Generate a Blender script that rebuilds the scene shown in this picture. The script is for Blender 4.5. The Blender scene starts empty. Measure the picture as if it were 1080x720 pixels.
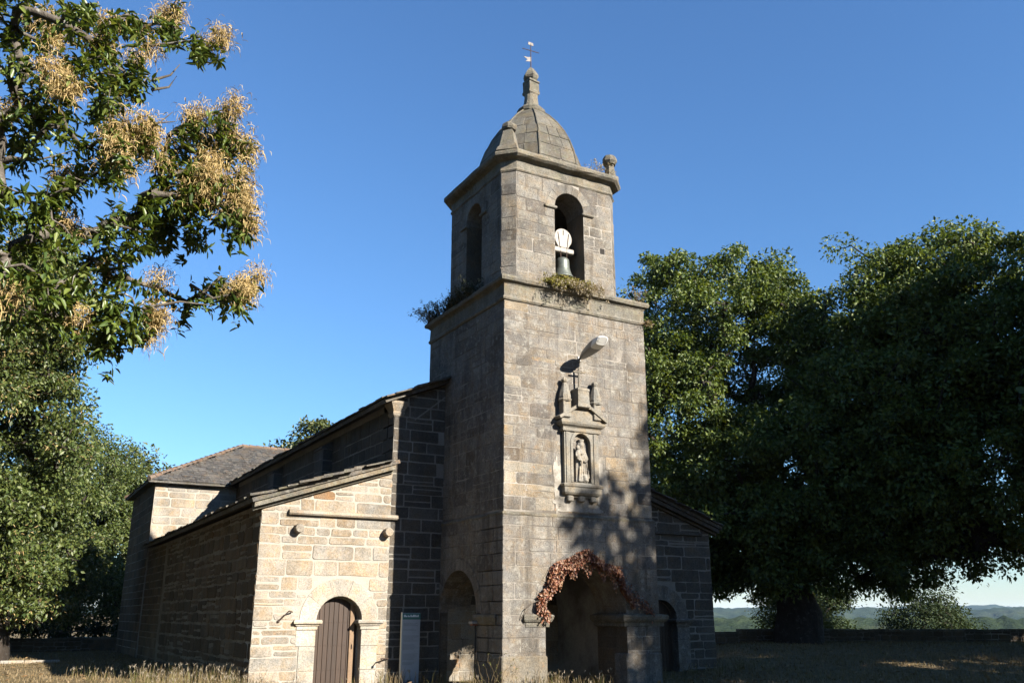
import bpy, bmesh, math, random
import numpy as np
from mathutils import Vector, noise

S = bpy.context.scene
COL = S.collection
R = math.radians
# ------------------------------------------------------------------ camera
cam = bpy.data.cameras.new("camera")
cam.sensor_width = 36.0
cam.lens = 31.0
cam.clip_start = 0.1
cam.clip_end = 20000
co = bpy.data.objects.new("camera", cam)
COL.objects.link(co)
co.location = (0, 0, 1.65)
co.rotation_euler = (R(90 + 17.21), 0, R(-29.5))
S.camera = co
# ------------------------------------------------------------------ light
SUN = Vector((0.375, -0.927, 0.512)).normalized()
EL = math.asin(SUN.z)
w = bpy.data.worlds.new("World")
S.world = w
w.use_nodes = True
nt = w.node_tree
sky = nt.nodes.new("ShaderNodeTexSky")
sky.sky_type = 'NISHITA'
sky.sun_disc = False
sky.sun_elevation = EL
sky.sun_rotation = math.atan2(SUN.x, SUN.y)
sky.altitude = 2500
sky.air_density = 1.8
sky.dust_density = 0.0
sky.ozone_density = 9.5
bg = nt.nodes["Background"]
bg.inputs[1].default_value = 0.0505
nt.links.new(sky.outputs[0], bg.inputs[0])
sl = bpy.data.lights.new("sun", 'SUN')
sl.energy = 5.0
sl.angle = R(0.53)
sl.color = (1.0, 0.915, 0.80)
so = bpy.data.objects.new("sun", sl)
COL.objects.link(so)
so.rotation_euler = SUN.to_track_quat('Z', 'Y').to_euler()
so.location = (10, -20, 30)
S.view_settings.view_transform = 'Standard'
S.view_settings.look = 'None'
S.view_settings.exposure = 2.0
S.view_settings.gamma = 1.0
S.view_settings.use_curve_mapping = False
S.cycles.max_bounces = 6
S.cycles.volume_bounces = 0
S.cycles.use_denoising = True

HD = Vector((math.cos(R(60.5)), math.sin(R(60.5)), 0))      # level view heading, used only to lay out the terrain
RT = Vector((math.sin(R(60.5)), -math.cos(R(60.5)), 0))

# ------------------------------------------------------------------ helpers
OFF = {}


class MB:
    def __init__(s):
        s.v = []; s.f = []; s.m = []

    def poly(s, pts, m=0):
        i = len(s.v)
        s.v.extend([tuple(p) for p in pts])
        s.f.append(tuple(range(i, i + len(pts))))
        s.m.append(m)

    def grid(s, rings, m=0, closed=True):
        """quads between successive rings of equal length"""
        i0 = len(s.v)
        n = len(rings[0])
        for r in rings:
            s.v.extend([tuple(p) for p in r])
        for j in range(len(rings) - 1):
            for k in range(n if closed else n - 1):
                k2 = (k + 1) % n
                s.f.append((i0 + j * n + k, i0 + j * n + k2, i0 + (j + 1) * n + k2, i0 + (j + 1) * n + k))
                s.m.append(m)
        return i0

    def cap(s, ring, m=0):
        s.poly(ring, m)

    def hexa(s, c, m=0):
        """8 corners: bottom loop 0-3, top loop 4-7"""
        i = len(s.v)
        s.v.extend([tuple(p) for p in c])
        for q in ((0, 3, 2, 1), (4, 5, 6, 7), (0, 1, 5, 4), (1, 2, 6, 5), (2, 3, 7, 6), (3, 0, 4, 7)):
            s.f.append(tuple(i + k for k in q)); s.m.append(m)

    def box(s, x0, x1, y0, y1, z0, z1, m=0, bev=0.0, jit=0.0, rng=random):
        if bev <= 0:
            s.hexa([(x0, y0, z0), (x1, y0, z0), (x1, y1, z0), (x0, y1, z0), (x0, y0, z1), (x1, y0, z1), (x1, y1, z1), (x0, y1, z1)], m)
            return
        b = min(bev, (x1 - x0) * .45, (y1 - y0) * .45, (z1 - z0) * .45)

        def ring(o, z):
            a, c, d, e = x0 + o, x1 - o, y0 + o, y1 - o
            return [(a + b, d, z), (c - b, d, z), (c, d + b, z), (c, e - b, z), (c - b, e, z), (a + b, e, z), (a, e - b, z), (a, d + b, z)]
        rings = [ring(b, z0), ring(0, z0 + b), ring(0, z1 - b), ring(b, z1)]
        if jit:
            rings = [[(p[0] + rng.uniform(-jit, jit), p[1] + rng.uniform(-jit, jit), p[2] + rng.uniform(-jit, jit)) for p in r] for r in rings]
        s.grid(rings, m)
        s.cap(rings[0][::-1], m); s.cap(rings[-1], m)

    def tube(s, pts, rad, seg=6, m=0, cap=True):
        pts = [Vector(p) for p in pts]
        if not hasattr(rad, '__len__'):
            rad = [rad] * len(pts)
        rings = []
        for i, p in enumerate(pts):
            d = (pts[min(i + 1, len(pts) - 1)] - pts[max(i - 1, 0)])
            if d.length < 1e-6: d = Vector((0, 0, 1))
            d.normalize()
            a = d.cross(Vector((0, 0, 1)) if abs(d.z) < .9 else Vector((1, 0, 0))).normalized()
            b = d.cross(a)
            rings.append([p + (a * math.cos(t) + b * math.sin(t)) * rad[i] for t in [2 * math.pi * k / seg for k in range(seg)]])
        s.grid(rings, m)
        if cap:
            s.cap(rings[0][::-1], m); s.cap(rings[-1], m)

    def lathe(s, c, prof, seg=16, m=0, sq=False, rot=0., sx=1., sy=1., jit=0, rng=random):
        rings = []
        for r, z in prof:
            rings.append([(c[0] + sx * r * math.cos(rot + 2 * math.pi * k / seg) + rng.uniform(-jit, jit),
                           c[1] + sy * r * math.sin(rot + 2 * math.pi * k / seg) + rng.uniform(-jit, jit),
                           c[2] + z + rng.uniform(-jit, jit)) for k in range(seg)])
        s.grid(rings, m)
        s.cap(rings[0][::-1], m); s.cap(rings[-1], m)

    def prism(s, poly, vec, m=0):
        a = [Vector(p) for p in poly]; b = [p + Vector(vec) for p in a]
        s.grid([a, b], m); s.cap(a[::-1], m); s.cap(b, m)

    def build(s, name, mats, parent=None, smooth=False):
        off = OFF.get(parent.name, Vector((0, 0, 0))) if parent else Vector((0, 0, 0))
        me = bpy.data.meshes.new(name)
        vv = s.v if off.length == 0 else [(p[0] - off.x, p[1] - off.y, p[2] - off.z) for p in s.v]
        me.from_pydata(vv, [], s.f)
        if not isinstance(mats, (list, tuple)): mats = [mats]
        for mt in mats: me.materials.append(mt)
        if len(mats) > 1: me.polygons.foreach_set('material_index', s.m)
        if smooth: me.polygons.foreach_set('use_smooth', [True] * len(me.polygons))
        me.update()
        return link(name, me, parent)


def link(name, me, parent=None):
    o = bpy.data.objects.new(name, me)
    COL.objects.link(o)
    if parent:
        o.parent = parent
        OFF[o.name] = OFF.get(parent.name, Vector((0, 0, 0)))
    return o


def thing(name, label, cat, loc=(0, 0, 0), group=None):
    o = bpy.data.objects.new(name, None)
    o.empty_display_size = .3
    COL.objects.link(o)
    o.location = loc
    OFF[o.name] = Vector(loc)
    return tag(o, label, cat, group)


def tag(o, label, cat, group=None):
    o['label'] = label; o['category'] = cat
    if group: o['group'] = group
    return o


def kind(o, k):
    o['kind'] = k
    return o


# ------------------------------------------------------------------ materials
def mat_base(name, rough=.9, spec=.3):
    m = bpy.data.materials.new(name)
    m.use_nodes = True
    n = m.node_tree
    p = n.nodes['Principled BSDF']
    p.inputs['Roughness'].default_value = rough
    p.inputs['Specular IOR Level'].default_value = spec
    return m, n, p


def N(n, t, **k):
    x = n.nodes.new(t)
    for a, b in k.items(): setattr(x, a, b)
    return x


def noise_n(n, vec, scale, detail=6, rough=.6, dist=0.):
    x = N(n, 'ShaderNodeTexNoise')
    x.inputs['Scale'].default_value = scale
    x.inputs['Detail'].default_value = detail
    x.inputs['Roughness'].default_value = rough
    x.inputs['Distortion'].default_value = dist
    n.links.new(vec, x.inputs['Vector'])
    return x.outputs['Fac']


def ramp(n, fac, stops, interp='LINEAR'):
    r = N(n, 'ShaderNodeValToRGB')
    r.color_ramp.interpolation = interp
    e = r.color_ramp.elements
    while len(e) < len(stops): e.new(.5)
    for i, (p, c) in enumerate(stops):
        e[i].position = p
        e[i].color = (c, c, c, 1) if not hasattr(c, '__len__') else (*c, 1)
    n.links.new(fac, r.inputs[0])
    return r.outputs[0]


def mix(n, fac, a, b, mode='MIX'):
    x = N(n, 'ShaderNodeMix', data_type='RGBA', blend_type=mode)
    for i, val in ((0, fac), (6, a), (7, b)):
        if hasattr(val, 'links') or hasattr(val, 'is_linked'):
            n.links.new(val, x.inputs[i])
        elif i == 0:
            x.inputs[0].default_value = val
        else:
            x.inputs[i].default_value = (*val, 1)
    return x.outputs[2]


def mapping(n, vec, sc):
    x = N(n, 'ShaderNodeMapping')
    x.inputs['Scale'].default_value = sc
    n.links.new(vec, x.inputs['Vector'])
    return x.outputs[0]


def bump(n, p, h, strength=.5, dist=.02):
    b = N(n, 'ShaderNodeBump')
    b.inputs['Strength'].default_value = strength
    b.inputs['Distance'].default_value = dist
    n.links.new(h, b.inputs['Height'])
    n.links.new(b.outputs[0], p.inputs['Normal'])


KS = .385      # old weathered masonry is dark; the exposure above is set for it


def stone(name, cols, lichen=.25, lichen_col=(.42, .41, .36), streak=.35, spots=.25, orange=0., moss=0., bs=.6):
    m, n, p = mat_base(name, .92, .2)
    cols = [tuple(x * KS for x in q) for q in cols]
    lichen_col = tuple(x * KS for x in lichen_col)
    tc = N(n, 'ShaderNodeTexCoord').outputs['Object']
    rnd = N(n, 'ShaderNodeNewGeometry').outputs['Random Per Island']
    c = ramp(n, rnd, [(i / max(1, len(cols) - 1), q) for i, q in enumerate(cols)])
    hue = noise_n(n, tc, 2.4, 6, .7)
    c = mix(n, 1., c, ramp(n, hue, [(.36, (1.10, .98, .82)), (.5, (1., 1., 1.)), (.64, (.90, .96, 1.04))]), 'MULTIPLY')
    big = noise_n(n, tc, .9, 5, .6)
    c = mix(n, 1., c, ramp(n, big, [(.3, .62), (.7, 1.26)]), 'MULTIPLY')
    fine = noise_n(n, tc, 34, 8, .75)
    c = mix(n, 1., c, ramp(n, fine, [(.34, .52), (.66, 1.36)]), 'MULTIPLY')
    med = noise_n(n, tc, 6.5, 8, .72)
    if lichen:
        c = mix(n, ramp(n, med, [(.52, 0.), (.66, lichen * 1.6)]), c, lichen_col)
    if spots:
        sp = noise_n(n, tc, 15, 9, .8)
        c = mix(n, ramp(n, sp, [(.57, 0.), (.68, spots * 2)]), c, tuple(x * .3 for x in cols[0]))
    if streak:
        st = noise_n(n, mapping(n, tc, (2.2, 2.2, .22)), 1.6, 5, .65)
        c = mix(n, ramp(n, st, [(.5, 0.), (.72, streak)]), c, tuple(x * .34 for x in cols[0]))
    if orange:
        og = noise_n(n, tc, 3.1, 6, .7)
        c = mix(n, ramp(n, og, [(.6, 0.), (.7, orange)]), c, (.36, .17, .05))
    if moss:
        og = noise_n(n, tc, 4.3, 7, .75)
        c = mix(n, ramp(n, og, [(.5, 0.), (.66, moss)]), c, (.10, .105, .045))
    n.links.new(c, p.inputs['Base Color'])
    h = N(n, 'ShaderNodeMath', operation='ADD')
    n.links.new(fine, h.inputs[0]); n.links.new(med, h.inputs[1])
    bump(n, p, h.outputs[0], bs, .03)
    return m


def mortar(name, a, b, sc=1.1):
    a = tuple(x * KS for x in a); b = tuple(x * KS for x in b)
    m, n, p = mat_base(name, .95, .1)
    tc = N(n, 'ShaderNodeTexCoord').outputs['Object']
    f = noise_n(n, tc, sc, 6, .65)
    c = mix(n, ramp(n, f, [(.42, 0.), (.6, 1.)]), a, b)
    g = noise_n(n, tc, 30, 6, .7)
    c = mix(n, 1., c, ramp(n, g, [(.3, .75), (.7, 1.15)]), 'MULTIPLY')
    n.links.new(c, p.inputs['Base Color'])
    bump(n, p, g, .4, .02)
    return m


def plain(name, col, rough=.6, metal=0., var=.25, sc=8, bs=.2, spec=.4):
    m, n, p = mat_base(name, rough, spec)
    p.inputs['Metallic'].default_value = metal
    tc = N(n, 'ShaderNodeTexCoord').outputs['Object']
    f = noise_n(n, tc, sc, 7, .7)
    c = mix(n, 1., col, ramp(n, f, [(.3, 1 - var), (.7, 1 + var)]), 'MULTIPLY')
    n.links.new(c, p.inputs['Base Color'])
    if bs: bump(n, p, f, bs, .01)
    return m


def leafmat(name, cols, trans=.3, rough=.45, spec=.4):
    m, n, p = mat_base(name, rough, spec)
    rnd = N(n, 'ShaderNodeNewGeometry').outputs['Random Per Island']
    c = ramp(n, rnd, [(i / max(1, len(cols) - 1), q) for i, q in enumerate(cols)])
    n.links.new(c, p.inputs['Base Color'])
    t = N(n, 'ShaderNodeBsdfTranslucent')
    tcol = mix(n, 1., c, (1.5, 1.35, .6), 'MULTIPLY')
    n.links.new(tcol, t.inputs[0])
    ms = N(n, 'ShaderNodeMixShader')
    ms.inputs[0].default_value = trans
    n.links.new(p.outputs[0], ms.inputs[1]); n.links.new(t.outputs[0], ms.inputs[2])
    n.links.new(ms.outputs[0], n.nodes['Material Output'].inputs[0])
    return m


M = {}
M['tower'] = stone('tower_stone', [(.23, .20, .172), (.33, .298, .256), (.35, .315, .27), (.375, .34, .295), (.335, .305, .268), (.36, .33, .285), (.40, .36, .305)], .6, (.52, .50, .44), .7, .75, orange=.12, bs=.9)
M['tower_m'] = mortar('tower_mortar', (.22, .195, .165), (.56, .52, .46), .55)
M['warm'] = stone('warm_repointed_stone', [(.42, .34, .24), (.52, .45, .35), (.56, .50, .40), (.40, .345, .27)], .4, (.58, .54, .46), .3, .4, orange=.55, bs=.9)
M['belfry'] = stone('belfry_stone', [(.21, .185, .158), (.35, .315, .268), (.365, .33, .28), (.39, .355, .30), (.34, .31, .27), (.375, .34, .29)], .5, (.48, .46, .39), .6, .55, bs=.9)
M['trim'] = stone('weathered_trim', [(.27, .245, .195), (.35, .315, .255), (.31, .285, .23)], .5, (.46, .44, .36), .5, .6, moss=.28, bs=1.)
M['dome'] = stone('dome_stone', [(.20, .18, .145), (.25, .23, .19), (.28, .255, .215)], .35, (.36, .35, .29), .4, .4, moss=.25)
M['aisle'] = stone('sandstone', [(.40, .325, .24), (.54, .46, .35), (.60, .52, .42), (.47, .43, .365), (.58, .47, .34), (.40, .36, .30), (.57, .51, .43)], .5, (.56, .52, .45), .2, .3, orange=.3)
M['aisle_m'] = mortar('pale_mortar', (.58, .54, .46), (.64, .60, .52))
M['rubble'] = stone('brown_rubble', [(.16, .108, .062), (.25, .172, .10), (.29, .205, .125), (.19, .146, .095), (.34, .255, .16)], .12, (.3, .27, .21), .3, .22)
M['rubble_m'] = mortar('buff_mortar', (.36, .30, .225), (.52, .45, .35), 1.6)
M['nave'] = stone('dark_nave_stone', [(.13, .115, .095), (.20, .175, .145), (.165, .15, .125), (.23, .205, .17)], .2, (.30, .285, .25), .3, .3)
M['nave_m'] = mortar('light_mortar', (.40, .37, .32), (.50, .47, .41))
M['pale'] = stone('pale_dressed_stone', [(.58, .52, .43), (.64, .58, .49), (.60, .55, .46)], .25, (.66, .62, .53), .12, .06, orange=.12, bs=.35)
M['ochre'] = stone('ochre_stone', [(.40, .25, .14), (.44, .29, .17)], .1, (.45, .36, .25), .1, .1, bs=.4)
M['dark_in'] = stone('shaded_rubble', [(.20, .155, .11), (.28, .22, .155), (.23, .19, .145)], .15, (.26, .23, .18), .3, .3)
M['slate'] = stone('roof_slate', [(.085, .085, .085), (.13, .125, .12), (.16, .15, .14), (.11, .10, .095), (.19, .17, .15)], .45, (.30, .29, .25), .1, .3, orange=.2, bs=.5)
M['slab'] = stone('roof_slab', [(.16, .15, .13), (.23, .21, .18), (.20, .185, .165), (.27, .245, .21)], .55, (.40, .38, .33), .1, .35, orange=.3, moss=.25, bs=.8)
M['tile'] = stone('ridge_tile', [(.26, .17, .12), (.32, .23, .17), (.24, .20, .17)], .4, (.38, .35, .29), .1, .3)
M['shrine'] = stone('carved_granite', [(.37, .335, .275), (.42, .385, .32), (.39, .36, .30)], .3, (.47, .44, .37), .3, .22, bs=.35)
M['statue'] = stone('pale_statue_stone', [(.52, .48, .41), (.55, .51, .44)], .2, (.58, .55, .47), .25, .12, bs=.3)
M['iron'] = plain('rusty_iron', (.045, .03, .022), .75, .3, .5, 30)
M['wood_grey'] = plain('weathered_wood', (.13, .085, .05), .8, 0, .3, 12)
M['bronze'] = plain('weathered_bronze', (.085, .095, .085), .5, .5, .3, 14)
M['white'] = plain('white_paint', (.21, .195, .175), .7, 0, .3, 9)
M['lampgrey'] = plain('grey_lamp_housing', (.15, .147, .14), .45, .2, .15, 6)
M['lampglass'] = plain('lamp_cover', (.55, .55, .53), .25, 0, .05, 6, 0)
M['black'] = plain('black_metal', (.02, .02, .02), .5, .3, .2)
M['board'] = plain('board_grey', (.26, .28, .30), .45, 0, .08, 3, 0)
M['teal'] = plain('board_teal', (.03, .11, .10), .4, 0, .1, 3, 0)
M['print'] = plain('board_print', (.15, .165, .18), .5, 0, .1, 3, 0)
M['printw'] = plain('board_print_white', (.6, .62, .62), .5, 0, .1, 3, 0)
M['alu'] = plain('pale_edge_metal', (.62, .60, .50), .4, .3, .1, 3, 0)
M['hole_shade'] = plain('painted_hole_shade', (.012, .010, .008), .95, 0, .1, 3, 0)


def bark(name, a, b, lc=(.30, .30, .27)):
    m, n, p = mat_base(name, .95, .15)
    tc = N(n, 'ShaderNodeTexCoord').outputs['Object']
    f = noise_n(n, mapping(n, tc, (1, 1, .3)), 9, 7, .7)
    l = noise_n(n, tc, 5, 7, .75)
    c = mix(n, ramp(n, f, [(.3, 0.), (.7, 1.)]), a, b)
    c = mix(n, ramp(n, l, [(.55, 0.), (.66, .7)]), c, lc)
    n.links.new(c, p.inputs['Base Color'])
    bump(n, p, f, .8, .05)
    return m


M['bark_pale'] = bark('pale_lichen_bark', (.045, .037, .03), (.10, .09, .075), (.34, .34, .31))
M['bark'] = bark('lichened_bark', (.05, .042, .034), (.13, .115, .095))
M['bark_dark'] = bark('dark_bark', (.018, .014, .011), (.04, .033, .027), (.12, .12, .105))


def planks(name):
    m, n, p = mat_base(name, .6, .3)
    tc = N(n, 'ShaderNodeTexCoord').outputs['Object']
    rnd = N(n, 'ShaderNodeNewGeometry').outputs['Random Per Island']
    g = noise_n(n, mapping(n, tc, (22, 22, 1.1)), 2.2, 7, .7)
    c = mix(n, ramp(n, g, [(.3, 0.), (.7, 1.)]), (.013, .0072, .0042), (.034, .019, .011))
    c = mix(n, 1., c, ramp(n, rnd, [(0, .8), (1, 1.2)]), 'MULTIPLY')
    n.links.new(c, p.inputs['Base Color'])
    bump(n, p, g, .4, .006)
    return m


M['door'] = planks('brown_door_planks')


# ------------------------------------------------------------------ masonry
class Fr:
    def __init__(s, O, u, v, n):
        s.O, s.u, s.v, s.n = Vector(O), Vector(u), Vector(v), Vector(n)

    def P(s, a, b, d=0.):
        return s.O + s.u * a + s.v * b + s.n * d


def FY(y): return Fr((0, y, 0), (1, 0, 0), (0, 0, 1), (0, -1, 0))       # faces the viewer side (-Y)
def FXm(x): return Fr((x, 0, 0), (0, 1, 0), (0, 0, 1), (-1, 0, 0))      # faces -X
def FXp(x): return Fr((x, 0, 0), (0, 1, 0), (0, 0, 1), (1, 0, 0))       # faces +X


def clip_poly(poly, A, B, C):
    out = []
    for i in range(len(poly)):
        p, q = poly[i], poly[(i + 1) % len(poly)]
        fp, fq = A * p[0] + B * p[1] - C, A * q[0] + B * q[1] - C
        if fp <= 0: out.append(p)
        if fp * fq < 0:
            t = fp / (fp - fq)
            out.append((p[0] + (q[0] - p[0]) * t, p[1] + (q[1] - p[1]) * t))
    return out


def block(mb, fr, poly, proud, m, rng, jit=.006, seg=.25, inset=.014, base=-.006, rc=.018):
    n = len(poly)
    if n < 3: return
    area = sum(poly[i][0] * poly[(i + 1) % n][1] - poly[(i + 1) % n][0] * poly[i][1] for i in range(n)) / 2
    if abs(area) < .004: return
    pts = []
    for i in range(n):
        p, q = poly[i], poly[(i + 1) % n]
        L = math.hypot(q[0] - p[0], q[1] - p[1])
        if L < 1e-4: continue
        ux, uz = (q[0] - p[0]) / L, (q[1] - p[1]) / L
        r = min(rc * rng.uniform(.4, 1.6), L * .3)
        k = max(1, int(L / seg))
        for j in range(k + 1):
            t = r + (L - 2 * r) * j / k
            jj = jit if 0 < j < k else jit * .6
            pts.append((p[0] + ux * t + rng.uniform(-jj, jj), p[1] + uz * t + rng.uniform(-jj, jj)))
    if len(pts) < 3: return
    cx = sum(p[0] for p in pts) / len(pts); cz = sum(p[1] for p in pts) / len(pts)

    def ins(o):
        r = []
        for x, z in pts:
            d = math.hypot(cx - x, cz - z) + 1e-6
            k = min(o / d, .5)
            r.append((x + (cx - x) * k, z + (cz - z) * k))
        return r
    tilt = (rng.uniform(-.006, .006), rng.uniform(-.006, .006))
    r0 = [fr.P(x, z, base) for x, z in pts]
    r1 = [fr.P(x, z, proud * .55) for x, z in ins(inset * .25)]
    r2 = [fr.P(x, z, proud + tilt[0] * (x - cx) + tilt[1] * (z - cz) + rng.uniform(-.0015, .0015)) for x, z in ins(inset)]
    mb.grid([r0, r1, r2], m)
    i = len(mb.v) - len(pts)
    mb.f.append(tuple(range(i, i + len(pts)))); mb.m.append(m)


def masonry(mb, fr, a0, a1, z0, z1, rng, hr=(.28, .38), lr=(.5, 1.0), gap=.012, jit=.006, proud=(.004, .014), m=0,
            holes=(), clips=(), breaks=(), split=0., skip=None, seg=.25, rc=.018, inset=.014, wav=0.):
    z = z0
    br = sorted(list(breaks) + [z1])
    while z < z1 - .03:
        h = rng.uniform(*hr)
        nb = min(b for b in br if b > z + .02)
        if z + h > nb - hr[0] * .55: h = nb - z
        zt = z + h
        iv = [(a0, a1)]
        for H in holes:
            if H[0] == 'arch':
                _, cx, r, zs, zb, ring = H
                if zt <= zb + .01 or z >= zs + r + ring * .9: continue
                if zt <= zs + .01: hw = r
                else:
                    zl = max(z, zs) - zs
                    zm = (max(z, zs) + zt) / 2 - zs
                    w0 = math.sqrt(max(0, r * r - zl * zl))
                    w1 = math.sqrt(max(0, (r + .55 * ring) ** 2 - zm * zm))
                    hw = max(w1, w0 + .02 if w0 > 0 else 0)
                e0, e1 = cx - hw, cx + hw
            else:
                _, e0, e1, zb, ztp = H
                if zt <= zb + .01 or z >= ztp - .01: continue
            nv = []
            for s, t in iv:
                if e1 <= s or e0 >= t: nv.append((s, t)); continue
                if e0 > s + .05: nv.append((s, e0))
                if e1 < t - .05: nv.append((e1, t))
            iv = nv
        for s, t in iv:
            a = s
            first = True
            while a < t - .02:
                L = rng.uniform(*lr)
                if first: L *= rng.uniform(.5, 1.); first = False
                if a + L > t - lr[0] * .6: L = t - a
                if not (skip and skip(a + L / 2, z + h / 2)):
                    subs = [(z, zt)]
                    if split and rng.random() < split:
                        zz = z + h * rng.uniform(.35, .65); subs = [(z, zz), (zz, zt)]
                    for q0, q1 in subs:
                        g = gap / 2 * rng.uniform(.6, 1.5)
                        wz = [rng.uniform(-wav, wav) for _ in range(4)] if wav else (0, 0, 0, 0)
                        wa = [rng.uniform(-wav, wav) for _ in range(4)] if wav else (0, 0, 0, 0)
                        P = [(a + g + wa[0], q0 + g + wz[0]), (a + L - g + wa[1], q0 + g + wz[1]), (a + L - g + wa[2], q1 - g + wz[2]), (a + g + wa[3], q1 - g + wz[3])]
                        for c in clips: P = clip_poly(P, *c) if len(P) > 2 else P
                        block(mb, fr, P, rng.uniform(*proud), m if not callable(m) else m(a + L / 2, (q0 + q1) / 2, rng), rng, jit, seg, inset, rc=rc)
                a += L
        z = zt


def wall_sheet(mb, fr, a0, a1, z0, ztop, thick, m=0, mr=0, holes=(), extra=(), back=True):
    """mortar bed of a wall: front face, back face and the reveals of arched holes (cx, r, zs, zb)"""
    zt = ztop if callable(ztop) else (lambda a: ztop)
    cuts = {a0, a1, *extra}
    NS = 20
    for cx, r, zs, zb in holes:
        for k in range(NS + 1): cuts.add(cx - r * math.cos(math.pi * k / NS))
    cuts = sorted(c for c in cuts if a0 - 1e-6 <= c <= a1 + 1e-6)
    for s, t in zip(cuts, cuts[1:]):
        if t - s < 1e-6: continue
        mid = (s + t) / 2
        H = next((h for h in holes if abs(mid - h[0]) < h[1]), None)
        spans = []
        if H:
            cx, r, zs, zb = H
            f = lambda a: zs + math.sqrt(max(0, r * r - (a - cx) ** 2))
            spans.append((f(s), f(t)))
            mb.poly([fr.P(s, f(s)), fr.P(t, f(t)), fr.P(t, f(t), -thick), fr.P(s, f(s), -thick)], mr)
            if zb > z0 + .01:
                for d in ([0, -thick] if back else [0]):
                    mb.poly([fr.P(s, z0, d), fr.P(t, z0, d), fr.P(t, zb, d), fr.P(s, zb, d)], m)
                mb.poly([fr.P(s, zb), fr.P(t, zb), fr.P(t, zb, -thick), fr.P(s, zb, -thick)], mr)
        else:
            spans.append((z0, z0))
        for b0, b1 in spans:
            for d in ([0, -thick] if back else [0]):
                mb.poly([fr.P(s, b0, d), fr.P(t, b1, d), fr.P(t, zt(t), d), fr.P(s, zt(s), d)], m)
        mb.poly([fr.P(s, zt(s)), fr.P(t, zt(t)), fr.P(t, zt(t), -thick), fr.P(s, zt(s), -thick)], m)
    for cx, r, zs, zb in holes:
        for a in (cx - r, cx + r):
            mb.poly([fr.P(a, max(zb, z0)), fr.P(a, zs), fr.P(a, zs, -thick), fr.P(a, max(zb, z0), -thick)], mr)
    for a in (a0, a1):
        mb.poly([fr.P(a, z0), fr.P(a, zt(a)), fr.P(a, zt(a), -thick), fr.P(a, z0, -thick)], m)


def voussoirs(mb, fr, cx, zs, r, wd, proud, depth, nseg, rng, m=0, gap=.006, rows=1, t0=0., t1=math.pi, rin=.008):
    for row in range(rows):
        d1 = proud if row == 0 else -depth * row / rows - gap
        d0 = -depth * (row + 1) / rows
        shift = 0
        for k in range(nseg):
            pr = d1 + (rng.uniform(-.004, .005) if row == 0 else 0)
            rr = r - rin + rng.uniform(-.004, .004)
            ro = r + (wd if row == 0 else .12) + rng.uniform(-.012, .012)
            A = t0 + (t1 - t0) * k / nseg; B = t0 + (t1 - t0) * (k + 1) / nseg
            g = gap / r
            A += g / 2; B -= g / 2
            ns = 3
            fronts = []; backs = []
            for j in range(ns + 1):
                th = A + (B - A) * j / ns
                c, s = math.cos(th), math.sin(th)
                b = .008
                fronts.append([fr.P(cx - rr * c, zs + rr * s, d0), fr.P(cx - rr * c, zs + rr * s, pr - b), fr.P(cx - (rr + b) * c, zs + (rr + b) * s, pr),
                               fr.P(cx - (ro - b) * c, zs + (ro - b) * s, pr), fr.P(cx - ro * c, zs + ro * s, pr - b), fr.P(cx - ro * c, zs + ro * s, d0)])
            mb.grid(fronts, m, closed=True)
            mb.cap(fronts[0], m); mb.cap(fronts[-1][::-1], m)


def moulding(mb, foot, prof, m=0, step=.3, jit=.008, rng=random, close=True):
    """sweep (offset, z) profile round a CCW footprint"""
    n = len(foot)
    pts = []
    nr = []
    for i in range(n):
        p0, p1, p2 = Vector(foot[i - 1]), Vector(foot[i]), Vector(foot[(i + 1) % n])
        e1 = (p1 - p0).normalized(); e2 = (p2 - p1).normalized()
        n1 = Vector((e1.y, -e1.x)); n2 = Vector((e2.y, -e2.x))
        mi = (n1 + n2); mi = mi / max(.2, mi.dot(n1))
        L = (p2 - p1).length
        k = max(1, int(L / step))
        pts.append(p1); nr.append(mi)
        for j in range(1, k):
            pts.append(p1 + (p2 - p1) * (j / k)); nr.append(n2)
    rings = []
    js = [[(rng.uniform(-jit, jit), rng.uniform(-jit, jit)) for _ in prof] for _ in pts]
    for q, (o, z) in enumerate(prof):
        rings.append([(p.x + d.x * (o + js[i][q][0]), p.y + d.y * (o + js[i][q][0]), z + js[i][q][1]) for i, (p, d) in enumerate(zip(pts, nr))])
    mb.grid(rings, m)
    if close:
        mb.cap(rings[-1], m); mb.cap(rings[0][::-1], m)


def rect(x0, x1, y0, y1): return [(x0, y0), (x1, y0), (x1, y1), (x0, y1)]


def chamf(x0, x1, y0, y1, c):
    return [(x0 + c, y0), (x1 - c, y0), (x1, y0 + c), (x1, y1 - c), (x1 - c, y1), (x0 + c, y1), (x0, y1 - c), (x0, y0 + c)]


# ------------------------------------------------------------------ ground, hills, air
def sst(t):
    t = max(0., min(1., t)); return t * t * (3 - 2 * t)


def ground_z(x, y):
    f = x * HD.x + y * HD.y; r = x * RT.x + y * RT.y
    z = .5 * sst((f - 24) / 14) * sst((r - 4) / 7)
    z += .05 * noise.noise((x * .21, y * .21, 0)) * sst((math.hypot(x - 11, y - 20) - 3) / 8)
    d = math.hypot(x, y)
    out = max(0., f - 46) if r > -2 else max(0., f - 58)
    z -= min(34., out * .09) * sst((r + 30) / 35 + .2)
    if d > 120: z += 6 * noise.noise((x * .004, y * .004, 3)) * sst((d - 120) / 300)
    return z


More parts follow.
